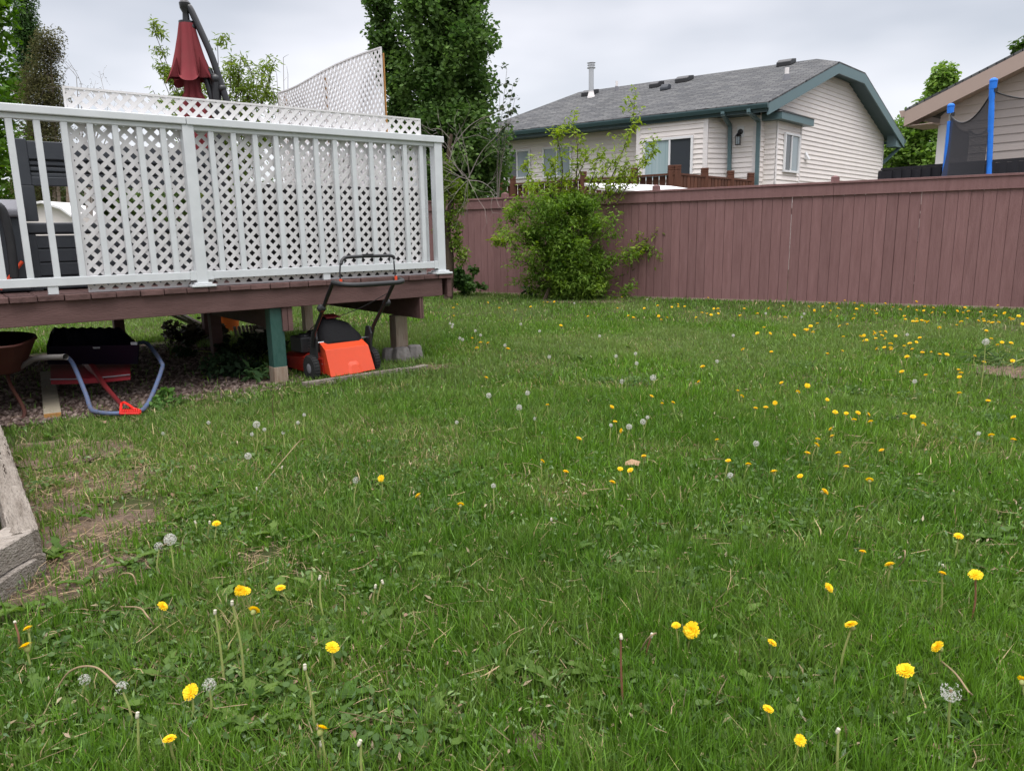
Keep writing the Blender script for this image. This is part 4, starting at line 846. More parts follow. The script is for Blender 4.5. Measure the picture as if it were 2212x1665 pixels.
# barbecue cart at the far left
cz = dpx(12, 446, .45); cart = thing('barbecue', 'black barbecue cart with grey lid at the left end of the deck', 'barbecue', P0, AD)
cx1 = dpx(56, 470, .45)[0]; b = MB(); b.box(cx1 - .75, .45, .80, cx1 - .02, .9, cz[2] - .07); b.build('cabinet', M['resin'], cart, bevel=.01)
b = MB(); zc2 = cz[2]; b.prism([(cx1 - .76, y, z) for y, z in ((.42, zc2 - .07), (.42, zc2 - .02), (.55, zc2 + .05), (.8, zc2 + .05), (.93, zc2 - .02), (.93, zc2 - .07))], (.76, 0, 0)); b.build('lid', M['resinl'], cart, bevel=.015)
b = MB(); p1, p2, p3, p4 = dpx(-20, 440, .3), dpx(5, 455, .3), dpx(22, 520, .3), dpx(32, 600, .3); b.tube(smo([p1, p2, p3, p4], 6), .028, 10); b.build('side_handle', M['blackplastic'], cart, smooth=True)
b = MB(); a = dpx(10, 560, .4); b.tube([(a[0] - .05, .42, .82), (a[0] + .1, .42, 1.0)], .012, 8); b.build('hose', M['orange'], cart)
# black wicker sofa behind the right half of the lattice
sof = thing('patio_sofa', 'black wicker patio sofa hidden behind the white lattice', 'sofa', P0, AD); sx0, sx1 = bx1 + .05, 1.40
b = MB(); b.box(sx0, .14, .80, sx1, .24, 1.535); b.build('backrest', M['wicker'], sof, bevel=.02)
b = MB(); b.box(sx0, .242, .80, sx1 - .1, .9, 1.14); b.build('seat', M['wicker'], sof, bevel=.02)
for a in (sx0, sx1 - .098):
    b = MB(); b.box(a, .242, .801, a + .098, .95, 1.36); b.build('armrest', M['wicker'], sof, bevel=.02)
b = MB(); b.box(sx0 + .1, .3, 1.142, sx1 - .2, .88, 1.25); b.build('cushion', M['resinl'], sof, bevel=.03)

# cantilever umbrella, closed
UP0 = todk(aty(403, 50, 8.0)); ux, uy = UP0[0], UP0[1]
umb = thing('cantilever_umbrella', 'closed dark red cantilever umbrella on a black frame standing on the deck', 'umbrella', P0, AD)
def fold(zs, rs, nf=8, seg=96, cx=ux, cy=uy, depth=.3, ph=.3, scal=None):
    V = []; Fq = []
    for j, (z, r) in enumerate(zip(zs, rs)):
        for k in range(seg):
            a = 2 * math.pi * k / seg; w_ = abs(math.sin(nf * a / 2 + ph + .35 * math.sin(a * 2 + 1))); rr = r * (1 - depth * (1 - w_) * min(1, j / 2.5)); dz = (scal or 0) * (1 - w_) ** 1.3 * (1 if j == len(zs) - 1 else 0)
            V.append((cx + rr * _c(a), cy + rr * _s(a), z + dz))
    for j in range(len(zs) - 1):
        for k in range(seg): Fq.append([j * seg + k, j * seg + (k + 1) % seg, (j + 1) * seg + (k + 1) % seg, (j + 1) * seg + k])
    return V, Fq
zA = todk(aty(403, 52, 8))[2]; zB = todk(aty(395, 185, 8))[2]; zC = todk(aty(400, 200, 8))[2]; zD = todk(aty(400, 240, 8))[2]; pxm = 8 / F
b = MB(); zz = [zA, zA - .12, zA - .26, zA - .40, zA - .52, zB]; V, Fq = fold(zz, [15 * pxm, 20 * pxm, 27 * pxm, 35 * pxm, 44 * pxm, 51 * pxm], 5, depth=.42, scal=.26); b.add(V, Fq)
for i in range(len(b.t)): k = (i % 96); b.t[i] = .35 + .5 * abs(math.sin(7 * 2 * math.pi * k / 96 / 2 + .3))
b.build('canopy', M['red'], umb, smooth=True, fix=False)
b = MB(); V, Fq = fold([zB + .16, zB + .03, zC, zD + .07, zD - .2, zD - .5], [12 * pxm, 16 * pxm, 17 * pxm, 28 * pxm, 36 * pxm, 26 * pxm], 9, depth=.3, ph=1.); b.add(V, Fq); b.build('canopy_skirt', M['red'], umb, smooth=True, fix=False)
b = MB(); b.lathe([(15 * pxm, zA + .0), (15 * pxm, zA + .02), (7 * pxm, zA + .03), (6 * pxm, zA + .1), (10 * pxm, zA + .14), (11 * pxm, zA + .19), (4 * pxm, zA + .24)], (ux, uy, 0), Z3, 20); b.build('hub', M['blackmetal'], umb, smooth=True)
U = lambda x, y, Y=8.0: todk(aty(x, y, Y))
b = MB(); b.tube(smo([U(394, 22), U(405, 17), U(411, 20), U(430, 60), U(455, 116), U(472, 165), U(490, 220), U(500, 262)], 5), .033, 12); b.build('arm', M['blackmetal'], umb, smooth=True)
b = MB(); b.tube(smo([U(413, 62), U(428, 105), U(444, 165), U(458, 215), U(468, 262)], 5), .030, 12); b.ball(U(413, 60), .05); b.build('mast', M['blackmetal'], umb, smooth=True)
b = MB(); b.tube([U(452, 150), U(458, 164), U(466, 172)], .028, 10); b.ball(U(466, 172), .06); b.tube([U(467, 172), U(469, 262)], .048, 12); pb = U(469, 262); b.tube([pb, (pb[0], pb[1], .85)], .05, 12); b.ball(U(480, 192), .045); b.build('post', M['blackmetal'], umb, smooth=True)
b = MB(); b.box(pb[0] - .5, pb[1] - .05, .793, pb[0] + .5, pb[1] + .05, .84); b.box(pb[0] - .05, pb[1] - .5, .795, pb[0] + .05, pb[1] + .5, .845); b.build('cross_base', M['blackmetal'], umb)

# ------------------------------------------------------------------ under and before the deck
t = thing('deck_pier', 'cluster of rough concrete pier blocks at the foot of the bare deck post', 'pier', gnd(868, 780)); 
for (dx, dy, w, h) in ((0, .02, .075, .12), (-.13, .07, .055, .11), (.11, .08, .07, .13), (.02, .16, .07, .1)):
    b = MB(); b.lathe([(w * 1.25, 0), (w * 1.2, h * .3), (w * .95, h), (w * .8, h + .004)], (dx, dy, 0), Z3, 7); b.build('block', M['concrete'], t, bevel=.008)
def plank(name, label, p, q, w, h, m, cat='plank', z=.0, endmat=None):
    p, q = np.array(p, float), np.array(q, float); d = q - p; L = np.linalg.norm(d[:2]); t = thing(name, label, cat, p, math.atan2(d[1], d[0])); b = MB(); dz = d[2]
    b.pp((0, -w / 2, z), (L, 0, dz), (0, w, 0), (0, 0, h)); o = b.build('board', m, t, bevel=.004)
    if endmat: b = MB(); b.pp((-.004, -w / 2 + .002, z + .002), (.003, 0, 0), (0, w - .004, 0), (0, 0, h - .004)); b.build('sawn_end', endmat, o)
    return t
plank('edging_timber', 'weathered grey timber strip in the grass before the mower', gnd(655, 838), gnd(868, 806), .05, .045, M['oldwood'])
plank('edging_timber', 'short weathered grey timber beside the concrete pier blocks', gnd(872, 806), gnd(921, 797), .07, .04, M['oldwood'])
plank('plank', 'pale plank with raw orange sawn end lying on pebbles under the deck', gnd(115, 905), gnd(103, 812), .10, .042, M['greywood'], endmat=M['cutwood'])
plank('plank', 'grey board lying on the ground behind the green deck post', gnd(550, 722), gnd(600, 738), .09, .03, M['greywood'], z=.05)

def pebbles(name, n, label):
    s = rng.uniform(-3.9, .2, n); d = 3.35 * rng.random(n) ** 1.4 - .25; keep = (d > -.12 + .12 * np.sin(s * 5) - .1 * (s < -.3) * (s > -1.6)) ; s, d = s[keep], d[keep]; n = len(s)
    c = P0[None] + DD[None] * s[:, None] - NN[None] * d[:, None]; r = rng.uniform(.010, .028, n)
    base = np.array([(1, 0, 0), (-1, 0, 0), (0, 1, 0), (0, -1, 0), (0, 0, 1), (0, 0, -1)], float); fc = np.array([(0, 2, 4), (2, 1, 4), (1, 3, 4), (3, 0, 4), (2, 0, 5), (1, 2, 5), (3, 1, 5), (0, 3, 5)])
    V = base[None] * r[:, None, None] * rng.uniform(.6, 1.3, (n, 6, 1)) * np.array([1.2, 1, .6]); a = rng.uniform(0, 6.28, n); ca, sa = np.cos(a), np.sin(a)
    X = V[:, :, 0] * ca[:, None] - V[:, :, 1] * sa[:, None]; Y = V[:, :, 0] * sa[:, None] + V[:, :, 1] * ca[:, None]
    V = np.stack([X, Y, V[:, :, 2]], 2) + c[:, None, :] + np.array([0, 0, .008]); T = (np.arange(n)[:, None, None] * 6 + fc[None]).reshape(-1, 3)
    col = lerpc((.08, .05, .042), (.36, .28, .24), rng.random(n) ** 1.5); o = npmesh(name, V.reshape(-1, 3), None, M['flower'], None, np.repeat(col, 6, 0), T, smooth=True); return tag(o, label, 'pebbles', kind='stuff')
pebbles('pebbles', 13000, 'reddish grey pebbles and chips covering the ground under the deck')

# orange bucket, log edging roll, dark pole bundle
q = gnd(490, 716); b = MB(); b.lathe([(.13, 0), (.165, .30), (.175, .31), (.175, .33), (.15, .33), (.13, .06)], (0, 0, 0), Z3, 24); o = b.build('bucket', M['potorange'], smooth=True); o.location = q; o.scale = (1.1, 1.1, 1.35); tag(o, 'orange plastic bucket standing on the ground under the deck', 'bucket')
t = thing('log_edging', 'rolled grey half-log garden edging lying under the deck near the orange bucket', 'garden edging', gnd(562, 728)); b = MB()
for k in range(16): a = k * .036; b.tube([(a - .27, .12 * _s(k * .3), 0), (a - .29, .12 * _s(k * .3), .13)], .017, 7)
b.build('stakes', M['oldwood'], t)
t = thing('pole_bundle', 'dark bundle of thin poles leaning under the back of the deck', 'poles', gnd(440, 716)); b = MB(); P_a, P_b = gnd(450, 716) - np.array(t.location), aty(372, 676, 8.9) - np.array(t.location)
for k in range(12): e = np.array([random.gauss(0, .05), random.gauss(0, .05), 0]); b.tube([P_a + e + [0, 0, .02], P_b + e * 1.3], .012, 6)
b.build('poles', M['graytube'], t)

# snow scoop with blue bow handle
L0 = gnd(225, 830); sc_ = thing('snow_scoop', 'navy plastic snow scoop with bent blue tube handle under the deck', 'snow scoop', L0); W_ = lambda x, y, Y: aty(x, y, Y) - L0
b = MB(); n = 16; tp, mid, bt, frt = [], [], [], []
for i in range(n + 1):
    f = i / n; k = -1 if (i % 2) else 1; inset = .10 if i in (0, n) else 0
    tp.append(W_(108 + (266 - 108) * f, 707.5 + 1.6 * k, 5.95) - [0, 0, inset * .3]); mid.append(W_(100 + (300 - 100) * f, 748 - 4 * f, 5.75)); bt.append(W_(103 + (296 - 103) * f, 786, 5.45)); frt.append(W_(100 + (298 - 100) * f, 748 - 3 * f, 5.3))
for A_, B_ in ((tp, mid), (mid, bt), (bt, frt)):
    V = A_ + B_; off = np.array([0, .012, -.004]); V2 = [v + off for v in V]; m1 = len(V)
    b.add(V + V2, [[i, i + 1, n + 1 + i + 1, n + 1 + i] for i in range(n)] + [[m1 + i, m1 + n + 1 + i, m1 + n + 2 + i, m1 + i + 1] for i in range(n)])
for e in (0, n): b.add([tp[e], mid[e], bt[e], frt[e]], [[0, 1, 2, 3]])
b.build('scoop', M['scoop'], sc_)
b = MB(); hp = [W_(140, 768, 5.15), W_(152, 778, 5.1), W_(162, 795, 5.05), W_(185, 850, 4.9), gnd(196, 882, .05) - L0, gnd(210, 890, .045) - L0, gnd(250, 893, .045) - L0, gnd(300, 888, .045) - L0, gnd(316, 876, .05) - L0, W_(330, 850, 4.98), W_(350, 796, 5.3), W_(349, 784, 5.35), W_(338, 766, 5.5), W_(318, 742, 5.7), W_(300, 740, 5.75)]
hp = [h if (h + L0)[2] > .018 else h * [1, 1, 0] + [0, 0, .018 - 0] for h in hp]; b.tube(smo(hp, 4), .0145, 10); b.build('handle', M['bluetube'], sc_, smooth=True)
b = MB(); q = W_(283, 745, 5.2); b.pp(q, (.045, 0, 0), (0, 0, .02), (0, -.003, 0)); q = W_(201, 753, 5.22); b.pp(q, (.05, 0, 0), (0, 0, .012), (0, -.003, 0)); b.build('sticker', M['resinl'], sc_)
# red snow shovel
L0 = gnd(275, 893); sh = thing('snow_shovel', 'red plastic snow shovel lying with its grip toward the lawn', 'snow shovel', L0); W_ = lambda x, y, Y: aty(x, y, Y) - L0
b = MB(); A_ = [W_(108 + 172 * f, 783 - 4 * f, 5.75) for f in np.linspace(0, 1, 9)]; B_ = [W_(110 + 172 * f, 819 - 10 * f + 3 * math.sin(f * 3.14), 5.25) for f in np.linspace(0, 1, 9)]; Cc = [p + np.array([0, -.01, -.035]) for p in B_]
V = A_ + B_ + Cc; b.add(V, [[i, i + 1, 9 + i + 1, 9 + i] for i in range(8)] + [[9 + i, 10 + i, 19 + i, 18 + i] for i in range(8)]); b.build('blade', M['shovelred'], sh, fix=False)
for e_ in (B_[:4], B_[5:]): b = MB(); b.tube([p + np.array([0, -.012, 0.002]) for p in e_], .005, 6); b.build('blade_edge', M['resinl'], sh)
b = MB(); b.tube([W_(196, 788, 5.5), W_(228, 835, 5.1), gnd(262, 874, .06) - L0], [.026, .017, .014], 10); b.tube([W_(190, 783, 5.6), W_(215, 815, 5.3)], [.045, .022], 8); b.build('shaft', M['shaftred'], sh, smooth=True)
gb = np.array(W_(262, 874, 4.92)); b = MB(); pl = [gnd(260, 893, .05) - L0, gnd(302, 893, .05) - L0, gnd(301, 886, .065) - L0, gnd(288, 882, .075) - L0, gnd(277, 874, .09) - L0, gnd(268, 869, .1) - L0, gnd(262, 872, .09) - L0]
pl = [p if (p + L0)[2] > .005 else p * [1, 1, 0] + [0, 0, .005] for p in pl]; hole = None
for i in range(len(pl)): b.tube([pl[i], pl[(i + 1) % len(pl)]], .0085, 7)
b.tube([pl[0] + [0, .01, .01], pl[1] + [0, .01, .01]], .014, 8)
for f in np.linspace(.1, .9, 8): p = pl[0] + (pl[1] - pl[0]) * f; b.pp(p + [0, -.004, .0], (.003, 0, 0), (0, .01, 0), (0, 0, .032))
b.prism([pl[0], pl[1], pl[2], pl[3] * .5 + pl[0] * .25 + pl[2] * .25], (0, .006, 0)); b.build('grip', M['gripred'], sh, bevel=0)
# wheelbarrow at the left edge
L0 = gnd(20, 880); wb = thing('wheelbarrow', 'rusty red-brown wheelbarrow parked half under the deck at the left edge', 'wheelbarrow', L0); W_ = lambda x, y, Y: aty(x, y, Y) - L0
b = MB(); rim = [W_(78, 730, 5.0), W_(60, 738, 4.85), W_(30, 748, 4.7), W_(-30, 752, 4.6), W_(-120, 750, 4.7), W_(-150, 735, 5.2), W_(-90, 722, 5.5), W_(20, 718, 5.5), W_(70, 722, 5.3)]
cen = np.mean(rim, 0); lo = [np.array([cen[0] + (p[0] - cen[0]) * .62, cen[1] + (p[1] - cen[1]) * .6, cen[2] - .2]) for p in rim]; n = len(rim)
b.add(rim + lo, [[i, (i + 1) % n, n + (i + 1) % n, n + i] for i in range(n)] + [list(range(n, 2 * n))]); rim2 = [cen + (p - cen) * .985 for p in rim]; lo2 = [p + np.array([0, 0, .006]) for p in lo]; b.add(rim2 + lo2, [[n + i, n + (i + 1) % n, (i + 1) % n, i] for i in range(n)] + [list(range(n, 2 * n))[::-1]]); b.build('tub', M['barrow'], wb, smooth=True, fix=False)
b = MB(); b.tube(smo(rim + [rim[0]], 3), .009, 6); b.build('rim', M['barrow'], wb, smooth=True)
b = MB(); b.tube(smo([W_(139, 771, 4.78), W_(100, 772, 4.85), W_(72, 776, 4.9), W_(45, 792, 4.95), W_(20, 800, 5.0), W_(-90, 800, 5.1)], 5), .018, 12, False); b.tube([W_(142, 771, 4.77), W_(137, 771, 4.785)], .0195, 12, False); b.build('handle', M['graytube'], wb, smooth=True)
b = MB(); b.tube(smo([W_(-60, 772, 4.3), W_(-90, 780, 4.5), W_(-150, 800, 4.9)], 4), .018, 10); b.build('handle', M['graytube'], wb, smooth=True)
b = MB(); g_ = gnd(52, 905) - L0; b.tube(smo([W_(14, 800, 5.0), W_(22, 830, 4.9), g_ * [1, 1, 0] + [0, 0, .012], g_ * [1, 1, 0] + [-.25, -.1, .012]], 5), .012, 8); b.build('leg', M['barrow'], wb, smooth=True)
b = MB(); q = W_(-160, 860, 5.3); q[2] = .19; b.lathe([(.1, -.03), (.17, -.04), (.19, -.02), (.19, .02), (.17, .04), (.1, .03)], q, (0.3, 1, 0), 20); b.build('wheel', M['tyre'], wb)

# ------------------------------------------------------------------ lawn mower, seen from behind (x right, y forward, z up)
mo = thing('lawn_mower', 'orange and black push lawn mower half under the deck beside the green post', 'lawn mower', (-1.375, 6.02, 0), math.radians(41))
def wheel(x, y, r, w):
    b = MB(); b.lathe([(r * .62, -w / 2), (r * .93, -w / 2), (r, -w * .3), (r, w * .3), (r * .93, w / 2), (r * .62, w / 2)], (x, y, r), (1, 0, 0), 28)
    for k in range(28): a = k * 2 * math.pi / 28; p = np.array([x, y + r * _c(a), r + r * _s(a)]); b.pp(p + [-w * .42, -.004, -.004], (w * .84, 0, 0), (0, .009, 0), (0, 0, .009))
    o = b.build('wheel', M['tyre'], mo); b = MB(); b.lathe([(.02, -w * .6), (r * .3, -w * .55), (r * .64, -w * .3), (r * .64, w * .3), (r * .3, w * .55), (.02, w * .6)], (x, y, r), (1, 0, 0), 20); b.build('hub', M['resinl'], o, smooth=True)
wheel(-.275, .02, .105, .05); wheel(.275, .02, .105, .05); wheel(-.26, .62, .09, .045); wheel(.26, .62, .09, .045)
b = MB(); sec = []
for f, wx, zt_ in ((-.02, .2, .2), (.12, .23, .20), (.35, .25, .19), (.6, .24, .17), (.72, .15, .14)): sec.append([(-wx, f, .05), (-wx, f, zt_ - .03), (-wx + .04, f, zt_), (wx - .04, f, zt_), (wx, f, zt_ - .03), (wx, f, .05)])
V = [p for s_ in sec for p in s_]; fs = [[i * 6 + k, i * 6 + k + 1, (i + 1) * 6 + k + 1, (i + 1) * 6 + k] for i in range(4) for k in range(5)] + [[0, 1, 2, 3, 4, 5], [24, 25, 26, 27, 28, 29]]; b.add(V, fs); b.build('deck_shell', M['mowred'], mo, smooth=True)
b = MB(); b.lathe([(.13, .19), (.14, .24), (.135, .30), (.11, .35), (.06, .36)], (0, .38, 0), Z3, 18); b.box(-.13, .33, .2, .13, .50, .28); b.build('engine', M['blackplastic'], mo, bevel=.01)
b = MB(); b.lathe([(.05, 0), (.055, .13), (.04, .15)], (-.19, .30, .2), Z3, 14); b.box(-.26, .22, .2, -.13, .42, .33); b.build('air_filter', M['blackplastic'], mo, bevel=.02)
b = MB(); b.tube([(-.1, .2, .22), (-.02, .16, .27), (-.06, .1, .2)], .006, 6); b.tube([(-.22, .1, .2), (-.19, .02, .17), (-.2, -.02, .13)], .005, 6); b.box(-.16, .18, .21, -.12, .2, .25); b.build('cables', M['steel'], mo)
# rear flap
b = MB(); fl = [(-.205, .04, .285), (.215, .04, .285), (.235, -.04, .25), (-.225, -.04, .25)]
top_ = [(-.19, .03, .30), (-.195, -.07, .25), (.195, -.07, .25), (.19, .03, .30)]; b.prism(top_, (0, .0, -.012))
P4 = [(-.195, -.072, .25), (.195, -.072, .25), (.212, -.135, .05), (-.19, -.135, .04)]; b.prism(P4, (0, .016, .003))
b.prism([(-.194, -.07, .245), (-.189, .03, .29), (-.185, .03, .06), (-.188, -.13, .045)], (.005, 0, 0)); b.prism([(.189, -.07, .245), (.184, .03, .29), (.19, .03, .06), (.205, -.13, .055)], (.005, 0, 0))
fl = b.build('rear_flap', M['orange'], mo, bevel=.006)
b = MB()
def fp(u, v, o): a = np.array(P4, float); p = a[0] * (1 - u) * (1 - v) + a[1] * u * (1 - v) + a[2] * u * v + a[3] * (1 - u) * v; return p + np.array([0, -o, 0.])
ring = [(.38, 1.0), (.42, .62), (.47, .54), (.62, .54), (.67, .62), (.72, 1.)]; ring2 = [(.45, 1.0), (.48, .72), (.51, .67), (.60, .67), (.63, .72), (.66, 1.)]
for i in range(5): q = [fp(*ring[i], .001), fp(*ring[i + 1], .001), fp(*ring2[i + 1], .012), fp(*ring2[i], .012)]; b.add(q, [[0, 1, 2, 3]])
b.add([fp(*r_, .012) for r_ in ring2], [[0, 1, 2, 3, 4, 5]]); b.build('moulded_grip', M['orange'], fl, fix=False)
b = MB(); b.tube([(-.235, .035, .30), (.235, .035, .30)], .007, 6); b.build('hinge_rod', M['steel'], mo)
# grass bag: dark dome behind the flap
b = MB(); V = []; n = 10
prof = [(.0, .30, .20), (.06, .40, .2), (.14, .47, .18), (.24, .49, .14), (.33, .44, .10), (.38, .3, .08)]
for (y, zt_, wx) in prof:
    for k in range(n + 1): a = math.pi * k / n; V.append((-wx * _c(a) + .03, y, .22 + (zt_ - .22) * min(1, 1.25 * (_s(a) ** .8)) * (1 - .22 * (1 + -_c(a)) * .5 * (1 if k > 5 else .2))))
b.add(V, [[i * (n + 1) + k, i * (n + 1) + k + 1, (i + 1) * (n + 1) + k + 1, (i + 1) * (n + 1) + k] for i in range(len(prof) - 1) for k in range(n)] + [list(range(n + 1)), list(range((len(prof) - 1) * (n + 1), len(prof) * (n + 1)))]); b.build('fabric_bag', M['bagcloth'], mo, smooth=True, fix=False)
b = MB(); b.prism([(-.07, .12, .475), (.06, .12, .475), (.05, .22, .495), (-.05, .22, .495)], (0, 0, .008)); b.build('warning_label', M['shaftred'], mo)
b = MB()
for k in range(9): b.box(-.20 + k * .002, .215, .215 + k * .012, -.13, .222, .219 + k * .012)
b.build('cooling_fins', M['steel'], mo)
b = MB(); b.tube([(-.06, .03, .31), (-.09, .1, .36), (-.12, .2, .34)], .004, 5); b.box(-.125, .2, .3, -.1, .24, .37); b.build('linkage', M['steel'], mo)
for sgn in (-1, 1):
    b = MB(); b.prism([(sgn * .235, .1, .18), (sgn * .235, -.03, .18), (sgn * .235, -.05, .34), (sgn * .235, -.03, .40), (sgn * .235, .03, .40), (sgn * .235, .06, .3)], (sgn * .02, 0, 0)); b.build('handle_bracket', M['blackplastic'], mo, bevel=.006)
for sgn in (-1, 1):
    b = MB(); b.tube([(sgn * .262, .0, .28), (sgn * .265, -.05, .40), (sgn * .27, -.24, .60), (sgn * .272, -.30, .67), (sgn * .272, -.42, .80)], .0155, 10); b.build('handle_tube', M['blackmetal'], mo, smooth=True)
    b = MB(); b.lathe([(.028, -.02), (.03, .02), (.012, .035)], (sgn * .285, -.24, .60), (sgn, 0, 0), 12); b.build('clamp_knob', M['blackplastic'], mo, smooth=True)
b = MB(); b.tube(smo([(-.272, -.42, .80), (-.268, -.50, .792), (-.235, -.56, .785), (-.15, -.58, .78), (.15, -.58, .78), (.235, -.56, .785), (.268, -.50, .792), (.272, -.42, .80)], 6), .019, 12); b.build('push_bar', M['blackplastic'], mo, smooth=True)
b = MB(); b.tube(smo([(-.225, -.47, .93), (-.2, -.46, .965), (-.14, -.455, .98), (.14, -.455, .98), (.225, -.455, .975), (.242, -.46, .95)], 6), .0125, 10); b.box(-.03, -.475, .978, .05, -.44, .998); b.build('safety_bail', M['blackplastic'], mo, smooth=True)
b = MB(); b.tube([(-.23, -.47, .93), (-.245, -.48, .86), (-.25, -.5, .79)], .006, 6); b.tube([(.235, -.46, .94), (.225, -.48, .87), (.22, -.5, .79)], .006, 6); b.build('bail_wire', M['blackmetal'], mo, smooth=True)
for e_ in ((-.25, -.5, .8), (.222, -.5, .8)):
    b = MB(); b.lathe([(.011, -.02), (.011, .025)], e_, Z3, 8); b.build('pivot_sleeve', M['orange'], mo)
b = MB(); b.tube(smo([(.262, -.3, .68), (.12, -.1, .56), (.0, .12, .47), (-.05, .3, .36)], 6), .003, 5); b.tube(smo([(-.262, -.3, .66), (-.24, -.1, .5), (-.2, .15, .4)], 6), .003, 5); b.build('control_cable', M['blackplastic'], mo)

# ------------------------------------------------------------------ raised bed of weathered timbers, bottom left
gA1 = gnd(86, 1147, .17); gA0 = gnd(0, 912, .17); dA = (gA0 - gA1) * [1, 1, 0]; dA /= np.linalg.norm(dA); nA = np.array([-dA[1], dA[0], 0]); nA = nA if nA[0] < 0 else -nA
dB = (gnd(0, 1309, 0) - gnd(104, 1240, 0)) * [1, 1, 0]; dB /= np.linalg.norm(dB); nB = np.array([-dB[1], dB[0], 0]); nB = nB if nB @ dA > 0 else -nB
bed = thing('raised_bed', 'raised garden bed edged with cracked grey timbers at the lower left', 'garden bed', gA1 * [1, 1, 0], math.atan2(dA[1], dA[0]))
_w2l = lambda v: np.array([v @ dA, v @ np.array([-dA[1], dA[0], 0]), v[2]])
dB = _w2l(dB); nB = _w2l(nB); nA = _w2l(nA); dA0 = dA; dA = np.array([1., 0, 0]); B0 = gA1 * [1, 1, 0]
def timber(p, d, n, L, w, z0, z1, seed):
    rr = np.random.default_rng(seed); b = MB(); K = int(L / .04); rings = []
    prof = [(0, z0), (0, z0 + (z1 - z0) * .5), (0, z1 - .006), (.008, z1), (w * .35, z1 + .001), (w * .7, z1), (w - .008, z1), (w, z1 - .006), (w, z0)]
    ofs = rr.normal(0, .0012, (K + 1, len(prof), 2)); crk = rr.normal(0, .002, len(prof))
    for i in range(K + 1):
        rings.append([p + d * (L * i / K) + n * (a + ofs[i, j, 0] + crk[j]) + Z3 * (z + ofs[i, j, 1] + crk[j] - (.006 if j == 4 and (i * 7 % 11) < 4 else 0)) for j, (a, z) in enumerate(prof)])
    m = len(prof); V = [v for r in rings for v in r]; b.add(V, [[i * m + j, i * m + (j + 1) % m, (i + 1) * m + (j + 1) % m, (i + 1) * m + j] for i in range(K) for j in range(m)] + [list(range(m)), [K * m + j for j in range(m)]])
    return b
O_ = np.zeros(3)
timber(O_ + dA * .0, dA, nA, 3.4, .09, .0, .088, 1).build('timber', M['oldwood'], bed); timber(O_ + dA * .02, dA, nA, 3.4, .085, .09, .172, 2).build('timber', M['oldwood'], bed)
sB = gnd(104, 1240, 0) * [1, 1, 0] - B0; sB = np.array([sB @ dA0, sB @ np.array([-dA0[1], dA0[0], 0]), 0])
rc = np.random.default_rng(5)
for k in range(7):
    u0_, w0_ = rc.uniform(.02, 1.6), rc.uniform(.012, .075); n_p = 6; Lc = rc.uniform(.12, .5)
    b = MB(); b.tube([dA * (u0_ + Lc * i / n_p) + nA * np.clip(w0_ + rc.normal(0, .003), .008, .08) + Z3 * .1715 for i in range(n_p + 1)], [.0005] + list(rc.uniform(.0012, .003, n_p - 1)) + [.0005], 5, False); b.build('crack', M['crack'], bed, fix=False)
timber(sB - dB * .0, dB, nB, 1.9, .11, .0, .083, 3).build('timber', M['oldwood2'], bed); timber(sB + nB * .012, dB, nB, 1.9, .115, .085, .172, 4).build('timber', M['oldwood2'], bed)
q = [sB + nB * .1 + dB * .12, sB + nB * .1 + dB * 2.2, dA * 3.4 + nA * 2.5, dA * 3.4 + nA * .1, dA * .1 + nA * .11]; b = MB(); b.add([p * [1, 1, 0] + Z3 * .06 for p in q], [[0, 1, 2, 3, 4]]); b.build('soil_fill', M['soil'], bed)

# ------------------------------------------------------------------ shrub before the fence, ivy tree, small plants
SY = 13.0; SX = lambda x, y: gnd(x, y)
base = gnd(1225, 648); ends = []
for x, y in ((1100, 470), (1120, 440), (1150, 430), (1180, 420), (1215, 425), (1250, 430), (1290, 430), (1325, 450), (1330, 480), (1125, 500), (1110, 530), (1120, 560), (1150, 600), (1165, 620), (1385, 540), (1370, 560), (1360, 590), (1350, 625), (1320, 560), (1090, 500)): ends.append((x, y))
sh_ = branchy('leafy_shrub', 'large bright green leafy shrub with long upright shoots before the brown fence', base, ends, base[1] - .1, .085, (.07, .15, .025), (.24, .35, .055), 11, .28, .025, .34, 5, .05, cat='shrub', droop=.25, from_frac=.15)
T0 = np.array(sh_.location)
rows = [(640, 1200, 1312), (610, 1175, 1335), (570, 1160, 1338), (530, 1140, 1325), (490, 1122, 1312), (455, 1125, 1315), (425, 1150, 1300)]
zs, cx, rs = px_env(rows, base[1]); zs, cx, rs = list(zs), list(cx), list(rs)
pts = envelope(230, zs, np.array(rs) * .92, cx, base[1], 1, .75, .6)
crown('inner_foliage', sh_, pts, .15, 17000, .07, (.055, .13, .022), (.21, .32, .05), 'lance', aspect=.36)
tips = []
